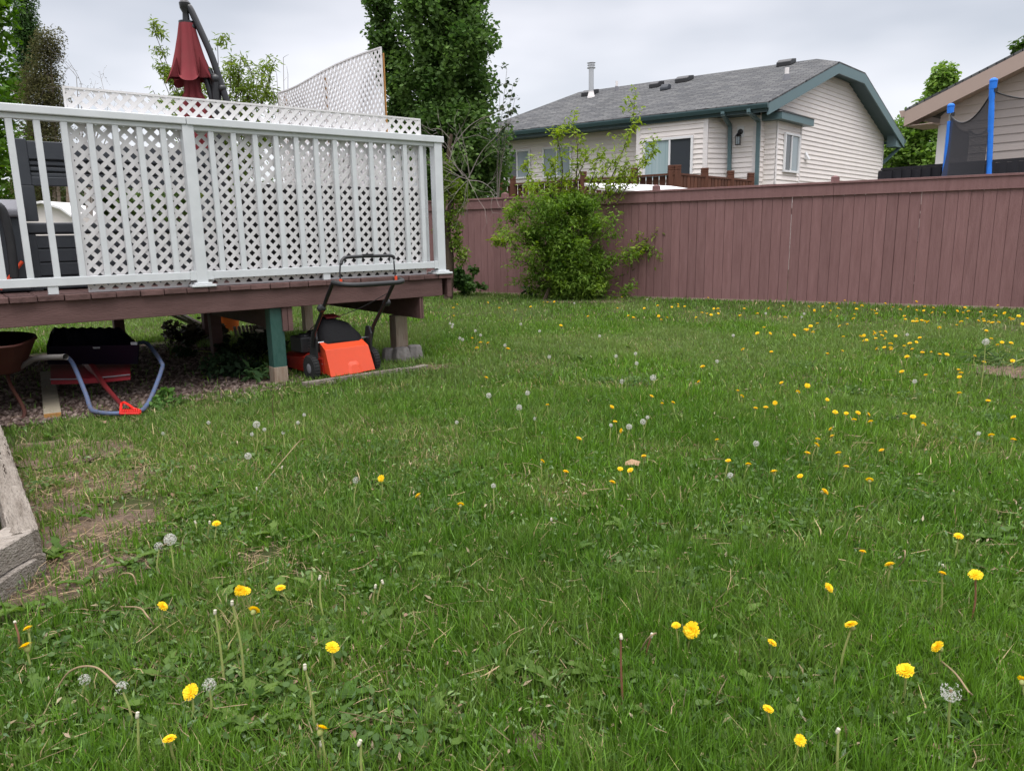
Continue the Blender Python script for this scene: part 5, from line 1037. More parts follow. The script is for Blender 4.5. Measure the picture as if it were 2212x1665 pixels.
for pth in (((1300, 430), (1340, 340), (1365, 270), (1372, 210)), ((1240, 430), (1248, 330), (1238, 260)), ((1275, 430), (1310, 370), (1330, 350)), ((1210, 430), (1215, 360), (1205, 300), (1215, 290)), ((1330, 440), (1370, 380), (1405, 335), (1415, 310)), ((1300, 430), (1350, 370), (1395, 350)), ((1170, 430), (1150, 390), (1130, 350)), ((1190, 430), (1180, 370)), ((1260, 430), (1285, 370), (1290, 340)), ((1150, 430), (1140, 380)), ((1225, 430), (1262, 350), (1265, 330)), ((1310, 440), (1340, 400), (1345, 370)), ((1100, 520), (1080, 530), (1068, 522)), ((1340, 560), (1375, 545), (1400, 515)), ((1200, 430), (1200, 380), (1192, 345))):
    mb = MB(); P = smo([aty(x, y, base[1] + random.uniform(-.2, .2)) - T0 for x, y in pth], 6); mb.tube(P, np.linspace(.012, .003, len(P)), 4)
    for q in P[1:]:
        tips.append((q, None))
        if random.random() < .8: twigs(mb, q, (random.gauss(0, .8), random.gauss(0, .8), .5), random.uniform(.12, .3), .004, 0, tips=tips)
    mb.build('long_shoot', M['bark'], sh_)
mb = MB(); mb.tube([gnd(1175, 650) - T0, aty(1190, 615, base[1]) - T0, aty(1215, 560, base[1]) - T0], [.035, .03, .02], 7)
mb.build('leaning_stem', M['bark'], sh_); tp = np.repeat(np.array([q for q, _ in tips]), 3, 0); tp = tp + rng.normal(0, .03, tp.shape)
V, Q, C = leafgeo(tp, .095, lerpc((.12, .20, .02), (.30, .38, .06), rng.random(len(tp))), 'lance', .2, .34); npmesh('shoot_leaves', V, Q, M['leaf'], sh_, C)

iv = thing('ivy_clad_tree', 'slim ivy-clad trunk with bare grey twigs between the deck and the fence', 'tree', gnd(968, 648)); T0 = np.array(iv.location); YI = T0[1]; mb = MB()
P = smo([np.zeros(3), aty(972, 560, YI) - T0, aty(966, 500, YI) - T0, aty(975, 430, YI) - T0, aty(968, 350, YI) - T0, aty(975, 290, YI) - T0], 6); mb.tube(P, np.linspace(.085, .03, len(P)), 10)
for x, y, x2, y2 in ((972, 520, 1000, 500), (968, 545, 950, 535), (972, 490, 945, 470), (985, 540, 1000, 520)): mb.tube([aty(x, y, YI) - T0, aty(x2, y2, YI) - T0], [.02, .008], 5)
mb.build('trunk', M['bark'], iv, smooth=True)
mb = MB(); hub = aty(1012, 388, YI - .3) - T0
for k in range(9): a = random.uniform(0, 6.28); twigs(mb, hub, (_c(a), random.uniform(-.6, .4), _s(a) * .9 + .1), random.uniform(.35, .65), .0055, 2, .45, None, 2, .5)
for (x, y, x2, y2) in ((975, 330, 940, 300), (972, 300, 930, 280), (975, 320, 1050, 250), (970, 350, 1000, 270), (1012, 385, 1065, 300), (1012, 388, 970, 400), (1000, 380, 960, 350), (1015, 385, 1000, 300), (1012, 390, 1075, 420)):
    p, q = aty(x, y, YI - .2) - T0, aty(x2, y2, YI - .3) - T0; mb.tube(smo([p, (p + q) / 2 + [0, 0, .08], q], 4), np.linspace(.009, .003, 9), 5)
    for _ in range(3): twigs(mb, p + (q - p) * random.uniform(.3, 1), (q - p) + np.array([random.gauss(0, .3), 0, random.gauss(0, .3)]), .35, .005, 1, .6, None, 2, .4)
mb.build('dead_branches', M['twig'], iv)
pts = [aty(x, y, YI - .1) for x, y in ((960, 470), (955, 430), (965, 400), (985, 420), (990, 450), (1000, 430), (980, 470), (985, 490), (950, 400), (965, 360), (990, 400), (1000, 410), (950, 500), (985, 515), (960, 385), (995, 560), (985, 530), (1000, 545), (955, 350), (945, 330))]
crown('ivy_leaves', iv, pts, .13, 2300, .065, (.08, .14, .02), (.22, .31, .05), 'lance', aspect=.55)
def bush(name, label, px, gy, w, h, n, size, c1, c2, kind='round', asp=.5, cat='plant'):
    p = gnd(px, gy); t = thing(name, label, cat, p); pts = p + rng.normal(0, 1, (max(8, n // 60), 3)) * [w / 3.2, w / 3.2, h / 5] + [0, 0, h * .48]; pts[:, 2] = np.abs(pts[:, 2])
    crown('leaves', t, pts, w * .22, n, size, c1, c2, kind, aspect=asp); mb = MB()
    for q in pts[:10]: q = q - p; mb.tube([(0, 0, 0), (q[0] * .5, q[1] * .5, q[2] * .6), q], [.006, .005, .003], 4)
    mb.build('stems', M['stem'], t); return t
bush('ivy_clump', 'bushy green ivy clump at the foot of the slim trunk by the fence', 998, 640, .42, .62, 1500, .075, (.03, .075, .02), (.09, .16, .04))
bush('leafy_weed', 'small fresh green leafy weed at the edge of the pebbles by the blue handle', 360, 882, .17, .16, 120, .06, (.05, .12, .03), (.12, .22, .05), 'lance', .6, 'weed')
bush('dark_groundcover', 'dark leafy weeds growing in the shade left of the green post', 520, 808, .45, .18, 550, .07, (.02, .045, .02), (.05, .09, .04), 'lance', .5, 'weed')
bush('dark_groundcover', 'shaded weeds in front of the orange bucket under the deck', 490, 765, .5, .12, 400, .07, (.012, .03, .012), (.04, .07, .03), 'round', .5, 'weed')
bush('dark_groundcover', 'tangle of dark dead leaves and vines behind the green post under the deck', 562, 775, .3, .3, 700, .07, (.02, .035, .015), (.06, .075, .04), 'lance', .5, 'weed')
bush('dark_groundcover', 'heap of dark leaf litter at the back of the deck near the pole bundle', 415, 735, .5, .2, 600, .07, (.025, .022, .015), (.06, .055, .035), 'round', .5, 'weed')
bush('leafy_weed', 'pale toothed weed right beside the foot of the green post', 572, 822, .2, .14, 90, .09, (.05, .11, .04), (.10, .18, .06), 'lance', .35, 'weed')
bush('leafy_weed', 'dark dock plant between the ivy and the shrub at the fence foot', 1145, 642, .2, .2, 80, .12, (.02, .05, .015), (.05, .09, .03), 'lance', .35, 'weed')

# ------------------------------------------------------------------ broadleaf weeds, straw and litter in the lawn
def rosettes(n_):
    VV, TT, CC = [], [], []; off = 0; k = 0
    def place():
        r = random.random()
        if r < .35: x, y = gnd(random.gauss(470, 260), random.uniform(1060, 1660))[:2]
        elif r < .7: x, y = gnd(random.gauss(1850, 330), random.uniform(1150, 1700))[:2]
        else: x, y = gnd(random.uniform(0, 2212), random.uniform(720, 1660))[:2]
        return x, y
    for _ in range(n_):
        x, y = place(); dist = math.hypot(x, y); q = np.array([x - P0[0], y - P0[1], 0]); s_, d_ = q @ DD, -(q @ NN)
        if (s_ < .2 and d_ > -.2) or (not notbare(np.array([[x, y]]), 1.0)[0] and random.random() < .55) or inpoly(np.array([x]), np.array([y]), bedpoly())[0] or (x - FA[0]) * FN[0] + (y - FA[1]) * FN[1] > -.15: continue
        nl = random.randint(4, 9); c0 = lerpc((.05, .11, .018), (.12, .19, .04), np.array([random.random()]))[0]
        for j in range(nl):
            a = random.uniform(0, 6.28); L = random.uniform(.035, .105); w = L * random.uniform(.13, .24); el = random.uniform(.35, 1.15); d = np.array([_c(a), _s(a), 0]); sd = np.array([-_s(a), _c(a), 0]); m = 7
            V = []; 
            for i in range(m):
                f = i / (m - 1); cz_ = L * f; hz = .015 + L * (math.sin(el) * f - .55 * f * f * .9); wd = w * (math.sin(math.pi * min(f * .85 + .12, 1)) ** .8) * (1.0 if i % 2 else .5) * (0.05 if i == m - 1 else 1)
                c_ = np.array([x, y, 0]) + d * cz_ * _c(el * .6) + [0, 0, max(hz, .01)]; V += [c_ - sd * wd + [0, 0, .006], c_, c_ + sd * wd + [0, 0, .006]]
            F_ = []
            for i in range(m - 1):
                a0 = i * 3
                for e in (0, 1): F_ += [[a0 + e, a0 + e + 1, a0 + e + 4], [a0 + e, a0 + e + 4, a0 + e + 3]]
            VV.append(np.array(V)); TT.append(np.array(F_) + off); CC.append(np.tile(c0 * random.uniform(.85, 1.15), (len(V), 1))); off += len(V)
    o = npmesh('broadleaf_weeds', np.concatenate(VV), None, M['leaf'], None, np.concatenate(CC), np.concatenate(TT)); tag(o, 'toothed dandelion leaves and broad weeds scattered through the lawn', 'weeds', kind='stuff')
rosettes(330)
def litter(n_):
    b = MB()
    for _ in range(n_):
        r = random.random()
        if r < .62: k = random.choice([0, 0, 1, 2, 3, 4, 5, 6, 6, 7, 8, 13, 14, 15, 16]); bx, by, br, _k = BARE[k]; x, y = random.gauss(bx, br * .55), random.gauss(by, br * .5)
        elif r < .66: q = dk(random.uniform(-1.6, .2), random.uniform(-.6, -.05)); x, y = q[0], q[1]
        else: x, y = gnd(random.uniform(0, 2212), random.uniform(760, 1660))[:2]
        if inpoly(np.array([x]), np.array([y]), bedpoly())[0]: continue
        a = random.uniform(0, 6.28); L = random.uniform(.03, .11); z = random.uniform(.008, .03) if r < .62 else random.uniform(.02, .06); bow = random.uniform(-.12, .12) * L
        d = np.array([_c(a), _s(a), random.gauss(0, .12)]); p = np.array([x, y, z]); q = p + d * L; md = (p + q) / 2 + np.array([-_s(a), _c(a), .3]) * bow; md[2] = max(md[2], .006); q[2] = max(q[2], .006)
        b.tint = random.random(); b.tube([p, md, q], .0009 if random.random() < .9 else .0014, 3, False)
    o = b.build('straw_litter', M['straw'], fix=False); tag(o, 'dry straw and dead stems littering the thin spots of the lawn', 'straw', kind='stuff')
M['straw'] = mat('straw', (.27, .195, .115), .8, .2, tintv=.55)
litter(2500)
def fallen(n_):
    VV = []; n = n_; u = rng.uniform(0, 2212, n); v = rng.uniform(760, 1665, n); P = np.array([gnd(a, b_, .035) for a, b_ in zip(u, v)])
    ok = ~inpoly(P[:, 0], P[:, 1], bedpoly()); s_ = (P - P0) @ DD; d_ = -((P - P0) @ NN); ok &= ~((s_ < .3) & (d_ > -.2)); P = P[ok]
    V, Q, C = leafgeo(P, .016, lerpc((.30, .20, .12), (.42, .26, .2), rng.random(len(P))), 'round'); o = npmesh('wilted_heads', V, Q, M['leaf'], None, C); tag(o, 'tiny tan wilted seed cases dotted in the lawn', 'debris', kind='stuff')
fallen(420)
# clover-like low leaves in clumps
def clover(n_):
    n = n_; cs = [(gnd(random.choice([random.gauss(1850, 320), random.gauss(500, 250), random.uniform(0, 2212)]), random.uniform(780, 1650))[:2], random.uniform(.08, .3)) for _ in range(90)]
    i = rng.integers(0, len(cs), n); c = np.array([cs[k][0] for k in i]); r = np.array([cs[k][1] for k in i]); P = np.zeros((n, 3)); P[:, :2] = c + rng.normal(0, 1, (n, 2)) * r[:, None] * .5; P[:, 2] = rng.uniform(.015, .055, n)
    ok = ~inpoly(P[:, 0], P[:, 1], bedpoly()); s_ = (P - P0) @ DD; d_ = -((P - P0) @ NN); ok &= ~((s_ < .3) & (d_ > -.2)); ok &= ((P[:, 0] - FA[0]) * FN[0] + (P[:, 1] - FA[1]) * FN[1]) < -.1; ok &= notbare(P); P = P[ok]
    V, Q, C = leafgeo(P, .02, lerpc((.05, .10, .025), (.12, .19, .06), rng.random(len(P))), 'round', .0); o = npmesh('clover', V, Q, M['leaf'], None, C); tag(o, 'low round clover leaves in loose mats between the grass', 'clover', kind='stuff')
clover(9000)
def shreds(n):
    u = rng.uniform(-40, 2250, n); v = 1665 - 1000 * rng.random(n) ** .8; P = np.array([gnd(a, b_, .03) for a, b_ in zip(u, v)]); P[:, 2] = rng.uniform(.012, .05, n)
    ok = ~inpoly(P[:, 0], P[:, 1], bedpoly()); s_ = (P - P0) @ DD; d_ = -((P - P0) @ NN); ok &= ~((s_ < .3) & (d_ > -.2)); ok &= ((P[:, 0] - FA[0]) * FN[0] + (P[:, 1] - FA[1]) * FN[1]) < -.1; ok &= notbare(P); P = P[ok]; t_ = rng.random(len(P))
    c = lerpc((.04, .10, .02), (.17, .26, .07), t_); dr_ = rng.random(len(P)) < .14; c[dr_] = lerpc((.28, .20, .12), (.36, .30, .18), rng.random(dr_.sum()))
    V, Q, C = leafgeo(P, .024, c, 'lance', -.25, .3); o = npmesh('small_lawn_weeds', V, Q, M['leafgloss'], None, C); tag(o, 'fine low weed leaves and clippings matted between the grass blades', 'weeds', kind='stuff')
shreds(17000)

# ------------------------------------------------------------------ dandelions
def petals(R, hgt, rings, tilt, c1, c2, w=.10):
    VV, QQ, CC = [], [], []; off = 0
    for (r0f, r1f, z0, z1, n) in rings:
        for k in range(n):
            a = 2 * math.pi * k / n + random.uniform(-.12, .12); d = np.array([_c(a), _s(a), 0]); s_ = np.array([-_s(a), _c(a), 0]); r1 = R * r1f * random.uniform(.88, 1.06); wd = R * w; zz = hgt * z1 + random.uniform(-.1, .1) * R * .3
            V = [d * R * r0f - s_ * wd * .5 + [0, 0, hgt * z0], d * R * r0f + s_ * wd * .5 + [0, 0, hgt * z0], d * r1 + s_ * wd + [0, 0, zz], d * r1 - s_ * wd + [0, 0, zz]]
            VV += V; QQ.append([off, off + 1, off + 2, off + 3]); off += 4; c = lerpc(c1, c2, np.array([random.random()]))[0]; CC += [c] * 4
    return np.array(VV), np.array(QQ), np.array(CC)
YA, YB = (.80, .50, .012), (.90, .70, .03)
def headmesh(nm, n=1):
    V, Q, C = petals(.021, .013, [(0, 1.0, .45, .45, 26), (0, .86, .5, .75, 24), (0, .62, .5, .98, 20), (0, .35, .5, 1.08, 12)], 0, YA, YB, .1)
    o = npmesh(nm, V, Q, M['flower'], None, C); me = o.data; bpy.data.objects.remove(o); return me
heads = [headmesh('flower_head') for _ in range(5)]
def puffmesh(dens, ragged=False):
    VV, TT, CC = [], [], []; R = .0205
    for k in range(dens):
        v = rng.normal(0, 1, 3); v /= np.linalg.norm(v)
        if ragged and v[0] > .1 and random.random() < .8: continue
        a = np.cross(v, [.3, .5, .8]); a /= np.linalg.norm(a); b_ = np.cross(v, a); p = v * R * random.uniform(.88, 1.04); o = len(VV)
        VV += [v * .003 + a * .00018, v * .003 - a * .00018, p]; TT.append([o, o + 1, o + 2])
        for j in range(3):
            an = j * 2.09 + random.random(); e = (a * _c(an) + b_ * _s(an)) * .0048; f = (a * _c(an + 1.2) + b_ * _s(an + 1.2)) * .0048; o = len(VV); VV += [p, p + e + v * .001, p + f * .55 + v * .001]; TT.append([o, o + 1, o + 2])
    n = len(VV); CC = np.tile(np.array([.60, .59, .55]), (n, 1)); o = len(VV); mb = MB(); mb.ball((0, 0, 0), .0045, 8, 5); VV += [np.array(v) for v in mb.v]; TT += [[o + f[0], o + f[1], o + f[2]] for f in mb.f] + [[o + f[0], o + f[2], o + f[3]] for f in mb.f]
    CC = np.concatenate([CC, np.tile(np.array([.25, .2, .12]), (len(mb.v), 1))]); ob = npmesh('seed_head', np.array(VV), None, M['puff'], None, CC, np.array(TT)); me = ob.data; bpy.data.objects.remove(ob); return me
puffs = [puffmesh(170), puffmesh(150), puffmesh(90, True)]
def budmesh():
    mb = MB(); mb.lathe([(.003, -.018), (.006, -.014), (.0055, -.004), (.003, 0)], (0, 0, 0), Z3, 8); mb.ball((0, 0, 0), (.006, .006, .0035), 8, 5); o = mb.build('seed_button', M['button'], smooth=True); me = o.data; bpy.data.objects.remove(o); return me
M['button'] = mat('pale_seed_button', (.62, .60, .50), .8, .1, noise=(300, (.3, .24, .14), .8)); bud = budmesh()
def calyx():
    mb = MB(); mb.lathe([(.003, -.014), (.009, -.008), (.0095, 0), (.006, .004)], (0, 0, 0), Z3, 9); o = mb.build('calyx', M['stem'], smooth=True); me = o.data; bpy.data.objects.remove(o); return me
cal = calyx()
def stemmesh(L, r, m, lean, bend):
    mb = MB(); mb.tube(smo([(-lean[0], -lean[1], -L), (-lean[0] * .5 + bend, -lean[1] * .5, -L * .5), (0, 0, -.004)], 5), np.linspace(r * 1.2, r * .85, 11), 6, False); o = mb.build('stem', m, smooth=True); me = o.data; bpy.data.objects.remove(o); return me
def ob(name, me, par, loc=(0, 0, 0), rot=(0, 0, 0), sc=1.):
    o = bpy.data.objects.new(name, me); COL.objects.link(o); o.parent = par; o.location = loc; o.rotation_euler = rot; o.scale = (sc,) * 3; return o
def dandelion(x, y, kind='y', size=1., stem=.07, label=None, group=None, D=True, tilt=.35, red=False):
    """x, y in the 2212 px print; kind y flower, p seed head, r ragged seed head, b bare button"""
    zh = stem; p = gnd(x, y, zh); dist = math.hypot(p[0], p[1])
    if (p[0] - FA[0]) * FN[0] + (p[1] - FA[1]) * FN[1] > -.04: p = gnd(x, y + 3, zh * .8); p[2] = zh * .8
    nm = {'y': 'dandelion_flower', 'p': 'dandelion_seed_head', 'r': 'dandelion_seed_head', 'b': 'spent_dandelion'}[kind]
    t = thing(nm, label, {'y': 'dandelion', 'p': 'seed head', 'r': 'seed head', 'b': 'spent dandelion'}[kind], p, 0, group); t.empty_display_size = .01
    sc_ = size * (.70 if dist < 5 else .82); ln = (random.uniform(-.02, .02), random.uniform(-.02, .02)); m = M['stemred'] if red else M['stem']
    if (kind, dist > 5.5) not in _st or dist < 5.5: me = stemmesh(p[2], .0027 if dist < 4.5 else .003, m, ln, random.uniform(-.01, .01)); _st[(kind, dist > 5.5)] = me
    else: me = _st[(kind, True)]
    ob('stem', me, t)
    if kind == 'y': h = ob('flower_head', random.choice(heads), t, (0, 0, 0), (random.gauss(0, tilt), random.gauss(0, tilt), random.uniform(0, 6)), sc_); ob('calyx', cal, h)
    elif kind in 'pr': ob('seed_head', puffs[2] if kind == 'r' else random.choice(puffs[:2]), t, (0, 0, .008), (random.uniform(0, 6), random.uniform(0, 6), 0), sc_ * .95)
    else: ob('seed_button', bud, t, (0, 0, 0), (random.gauss(0, .3), random.gauss(0, .3), 0), sc_ * .85)
    return t
_st = {}
NY = [(467.5, 1132.0, 1, 'yellow dandelion above the straw patch, between two bare stalks'), (517.6, 1274.7, 1.1, 'tilted yellow dandelion, left one of the pair touching at the straw patch'), (529.8, 1278.7, 1.05, 'flat yellow dandelion, right one of the pair touching at the straw patch'), (605.9, 1271.8, 1, 'small flat yellow dandelion just right of the straw patch'), (349.3, 1310.5, 1.05, 'side-facing yellow dandelion left of the straw patch'), (548.0, 1319.9, 1.1, 'yellow dandelion directly below the straw patch'), (60.8, 1358.6, 0.8, 'small orange-yellow dandelion below the raised bed corner'), (57.4, 1398.8, 1.2, 'wide yellow dandelion nearest the left edge below the raised bed'), (413.6, 1495.0, 1.25, 'flat wide yellow dandelion in the low left lawn beside fluffy seed remnants'), (717.2, 1399.8, 1.15, 'upturned golden dandelion alone in the lower left-middle lawn'), (693.2, 1577.4, 1.05, 'spiky yellow dandelion near the bottom edge, left of centre'), (366.9, 1598.5, 0.9, 'yellow dandelion closest to the bottom edge at the left'), (824.2, 1033.4, 1.05, 'yellow dandelion right of the tallest half-blown seed head, mid left lawn'), (904.6, 1071.1, 1, 'second yellow dandelion of the diagonal row left of centre'), (994.9, 1090.8, 0.9, 'last and lowest yellow dandelion of the diagonal row left of centre'), (1250.0, 948.5, 1.05, 'solitary bright yellow dandelion near the lawn centre'), (1170.5, 997.1, 0.9, 'drooping yellow dandelion beside bent tan stalks at the lawn centre'), (1322.1, 1042.7, 0.95, 'yellow dandelion just below and left of the brown dead leaf patch'), (1362.3, 1016.7, 0.95, 'orange-yellow dandelion touching the brown dead leaf patch'), (1460.9, 1352.2, 0.8, 'ragged half-closed dandelion left of the large golden one, lower right lawn'), (1495.8, 1361.6, 1.5, 'largest golden dandelion, wide open, right of centre in the lower lawn'), (1839.7, 1351.8, 1.05, 'flat yellow dandelion in the lower right lawn between the golden and the tall one'), (1666.5, 1389.5, 0.8, 'half-open small yellow dandelion right below the largest golden one'), (2028.0, 1398.8, 1.15, 'tilted oval dandelion on a pale stalk in the lower right lawn'), (1956.9, 1450.4, 1.3, 'big frayed golden dandelion in the lower right lawn above the ragged fluff head'), (2209.5, 1471.9, 0.9, 'yellow dandelion cut by the right edge of the view'), (1788.6, 1270.3, 1, 'oval yellow dandelion facing sideways on a curved pale stalk, lower right lawn'), (1923.0, 1221.7, 1.05, 'yellow dandelion between two upright curved bare stalks'), (2107.5, 1243.3, 1.2, 'flat yellow dandelion on a tall reddish stem near the right edge'), (2035.4, 1239.4, 0.7, 'half-hidden small yellow dandelion left of the tall red-stemmed one'), (2070.2, 1159.4, 1.0, 'yellow dandelion with a short stalk pointing left, right part of the lawn'), (1863.2, 1192.8, 0.75, 'flat little yellow dandelion deep in the grass, right of centre'), (1672.4, 1021.1, 1.25, 'round golden dandelion facing the viewer, right of centre mid lawn'), (1780.3, 1062.8, 1.1, 'yellow dandelion below and right of the round golden one'), (1878.4, 1037.8, 1.0, 'flat yellow dandelion alone right of the round golden one'), (1811.2, 980.4, 1.1, 'right one of the three bold yellow dandelions in a triangle, right mid lawn'), (1744.0, 979.9, 1.0, 'left one of the three bold yellow dandelions in a triangle, right mid lawn'), (1763.1, 961.7, 1.0, 'top one of the three bold yellow dandelions in a triangle, right mid lawn'), (1727.8, 1598.5, 0.8, 'faint yellow closed dandelion near the bottom edge, right half'), (1658.6, 1533.3, 0.8, 'orange wilting dandelion close to the bottom, right half'), (1994.7, 917.1, 0.95, 'tilted yellow dandelion right of the pale double stalk')]
MY = [(1321.1, 879.8), (1182.3, 875.4), (1328.5, 911.7), (1343.2, 930.3), (1407.0, 856.8), (1430.0, 872.5), (1453.6, 870.5), (1339.8, 1013.7), (1390.8, 986.3), (1221.5, 1020.1), (1602.2, 856.3), (1632.1, 882.8), (1654.2, 880.8), (1674.3, 870.5), (1786.7, 863.6), (1803.8, 891.1), (1827.9, 893.6), (1852.9, 892.6), (1874.5, 895.5), (1954.4, 895.5), (1972.1, 900.9), (1795.5, 927.4), (1798.0, 942.6), (1766.1, 949.5), (1904.9, 973.5), (1549.2, 951.0), (1573.3, 996.1), (1616.4, 1003.9), (1728.8, 1029.4), (2141.4, 941.1), (2188.9, 951.0), (2189.9, 901.9), (2072.2, 850.4), (2134.5, 866.6), (1880.9, 911.7), (1845.0, 907.8), (1827.9, 1009.8)]
M2 = [(1822.0, 728.1), (1819.3, 759.3), (1786.9, 765.3), (1605.4, 755.7), (1666.3, 760.8), (1948.3, 803.7), (1999.9, 811.8), (2070.4, 800.1), (2075.8, 806.7), (2072.8, 815.1), (2104.9, 770.1), (2125.0, 783.3), (2140.9, 732.6), (2155.3, 746.1), (2164.3, 740.1), (2183.8, 741.6), (2187.4, 780.3), (1688.5, 827.7), (1723.0, 847.2), (1744.0, 833.7), (1593.4, 845.1)]
CL = [(1887.4, 717.6), (1902.4, 718.2), (1912.3, 717.6), (1890.4, 722.1), (1904.8, 725.7), (1912.9, 732.3), (1866.4, 725.1), (1858.3, 727.2), (1871.8, 735.3), (1866.4, 737.1), (1891.3, 731.7), (1934.5, 726.6), (1987.0, 730.5), (1965.4, 742.8), (1979.5, 739.8), (1953.4, 749.1), (1970.8, 755.1), (1923.4, 743.7), (1924.0, 752.1), (1925.5, 756.3), (1910.5, 751.2), (1895.5, 754.2), (2011.9, 761.7), (1992.4, 762.6), (1959.4, 771.6), (2029.3, 766.2), (2044.9, 766.8)]
FL = [(987.9, 658.2), (979.5, 665.7), (980.4, 683.1), (1054.5, 655.8), (1053.9, 653.1), (1078.5, 665.7), (1113.3, 671.1), (1146.3, 663.3), (1174.5, 653.7), (1182.9, 653.7), (1197.6, 652.2), (1342.8, 642.6), (1333.5, 666.6), (1270.5, 683.7), (1211.4, 703.8), (1357.5, 682.8), (1368.0, 686.7), (1391.7, 666.6), (1420.5, 660.9), (1451.4, 663.6), (1464.3, 657.9), (1464.9, 662.7), (1479.0, 662.7), (1529.4, 643.8), (1516.5, 676.2), (1527.6, 678.3), (1536.0, 680.7), (1549.5, 667.5), (1542.0, 667.2), (1503.9, 686.7), (1428.0, 691.2), (1422.9, 683.1), (1440.9, 686.7), (1598.1, 682.8), (1518.0, 793.2), (1509.9, 825.6), (1049.7, 817.2), (1020.0, 731.7), (1038.0, 740.7), (1054.5, 741.6), (1030.5, 752.7), (1097.1, 754.2)]
FR = [(1691.5, 661.8), (1746.4, 662.7), (1759.3, 670.2), (1759.3, 673.8), (1791.4, 655.5), (1808.5, 657.0), (1824.4, 650.1), (1846.0, 655.5), (1777.9, 662.7), (1810.9, 667.2), (1849.9, 668.1), (1861.9, 661.2), (1882.0, 669.6), (1888.9, 672.3), (1893.4, 678.3), (1912.3, 655.8), (1928.5, 664.2), (1944.4, 669.6), (1962.4, 663.3), (1979.5, 651.9), (1979.5, 670.8), (1997.5, 663.3), (2015.8, 665.7), (2014.3, 676.2), (2039.5, 676.8), (1995.4, 671.7), (2084.2, 665.1), (2080.3, 676.8), (2092.0, 673.2), (2067.4, 672.3), (2118.4, 675.3), (2155.9, 660.3), (2149.3, 682.8), (2170.3, 676.8), (2181.4, 687.6), (2187.4, 690.9), (2200.3, 683.7), (2113.3, 693.9), (2124.4, 690.3), (2125.9, 694.2), (2135.8, 696.3), (2143.9, 698.1), (2089.9, 689.1), (2076.4, 695.7), (2066.8, 703.2), (2156.8, 696.9), (2208.4, 700.2), (1953.4, 683.7), (1955.5, 690.3), (1979.8, 689.7), (1972.0, 694.5), (1980.4, 695.1), (1990.9, 692.7), (1998.4, 695.7), (2005.9, 695.7), (2029.3, 708.6), (1809.4, 683.7), (1845.4, 680.1), (1843.9, 688.8), (1794.4, 672.3), (1696.0, 686.7), (1660.9, 666.6), (1551.4, 667.2), (1551.4, 677.7), (1607.5, 667.2), (1600.0, 682.2), (1636.3, 678.3), (1813.9, 705.3), (1830.4, 701.7), (1765.9, 699.6), (1750.9, 705.3), (1740.4, 712.8), (1744.9, 713.7), (1756.3, 718.2), (1636.3, 720.6), (1663.3, 720.6), (1650.4, 708.3), (1714.9, 725.1), (2130.4, 715.2)]
PF = [(544.5, 941.1), (571.5, 930.3), (450.8, 915.6), (351.7, 939.7), (612.2, 937.2), (643.6, 915.6), (657.4, 899.0), (986.5, 915.1), (1066.0, 1053.0), (1398.6, 904.3), (1319.6, 921.5), (1155.8, 907.8), (2113.9, 939.2)]
PX = [(978.3, 702.3), (1125.0, 701.7), (1038.0, 725.7), (1026.9, 716.1), (993.0, 732.3), (999.6, 735.3), (1090.8, 747.6), (1372.8, 766.2), (1375.2, 787.2), (1548.9, 782.7), (1584.0, 726.6), (1186.5, 772.8), (1330.5, 771.3), (1295.1, 727.2), (1165.8, 716.7), (1240.5, 656.1), (1398.0, 647.7), (976.5, 707.7), (972.0, 700.2), (1654.0, 678.3), (1583.8, 726.6), (1959.4, 724.5), (1736.8, 679.2), (1975.9, 826.2), (1731.4, 686.7)]
PN = [(554.3, 920.0, 1.3, 0.17, 'p', 'largest full white seed head, top of the group left of centre'), (536.2, 988.2, 1.1, 0.13, 'p', 'round white seed head below the tall group of seed heads'), (367.9, 1169.7, 1.35, 0.16, 'p', 'big white seed head on a brown stem beside a ragged one, lower left lawn'), (343.4, 1185.0, 1.0, 0.12, 'r', 'ragged flattened seed head left of the big white one'), (265.4, 1491.6, 1.0, 0.12, 'r', 'blown-out seed head at lower left, right of the bent straw stalk'), (183.0, 1474.9, 1.0, 0.07, 'r', 'seed head hanging at the end of the bent straw stalk, far lower left'), (452.3, 1485.7, 1.1, 0.1, 'r', 'shredded white seed fluff just right of the wide yellow dandelion, lower left'), (770.2, 1041.7, 1.05, 0.13, 'r', 'half-blown seed head on a long stem left of the diagonal dandelion row'), (1121.5, 882.8, 1.2, 0.13, 'p', 'white seed head centred below two others in the mid lawn triangle'), (1055.7, 856.8, 1.2, 0.11, 'p', 'left seed head of the mid lawn triangle'), (1139.6, 851.4, 1.1, 0.11, 'p', 'right seed head of the mid lawn triangle'), (1358.9, 925.0, 1.1, 0.1, 'p', 'flat-topped white seed head beside a rounder one, mid lawn'), (1388.8, 913.7, 1.1, 0.1, 'p', 'round seed head just right of the flat-topped one, mid lawn'), (1633.1, 961.3, 1.05, 0.07, 'p', 'white seed head low in the grass left of the dandelion triangle'), (1577.2, 1030.4, 0.9, 0.06, 'p', 'bright white seed tuft left of the round golden dandelion'), (2053.5, 1499.4, 1.5, 0.14, 'r', 'large ragged feathery seed head on a green stem near the bottom right'), (2128.9, 740.7, 1.35, 0.34, 'p', 'white seed head on a very tall straight stem near the right edge'), (1410.9, 818.1, 1.3, 0.11, 'p', 'round white seed head standing alone above the centre right flowers'), (1344.6, 826.2, 1.1, 0.1, 'r', 'pair-like torn seed head left of the lone round one')]
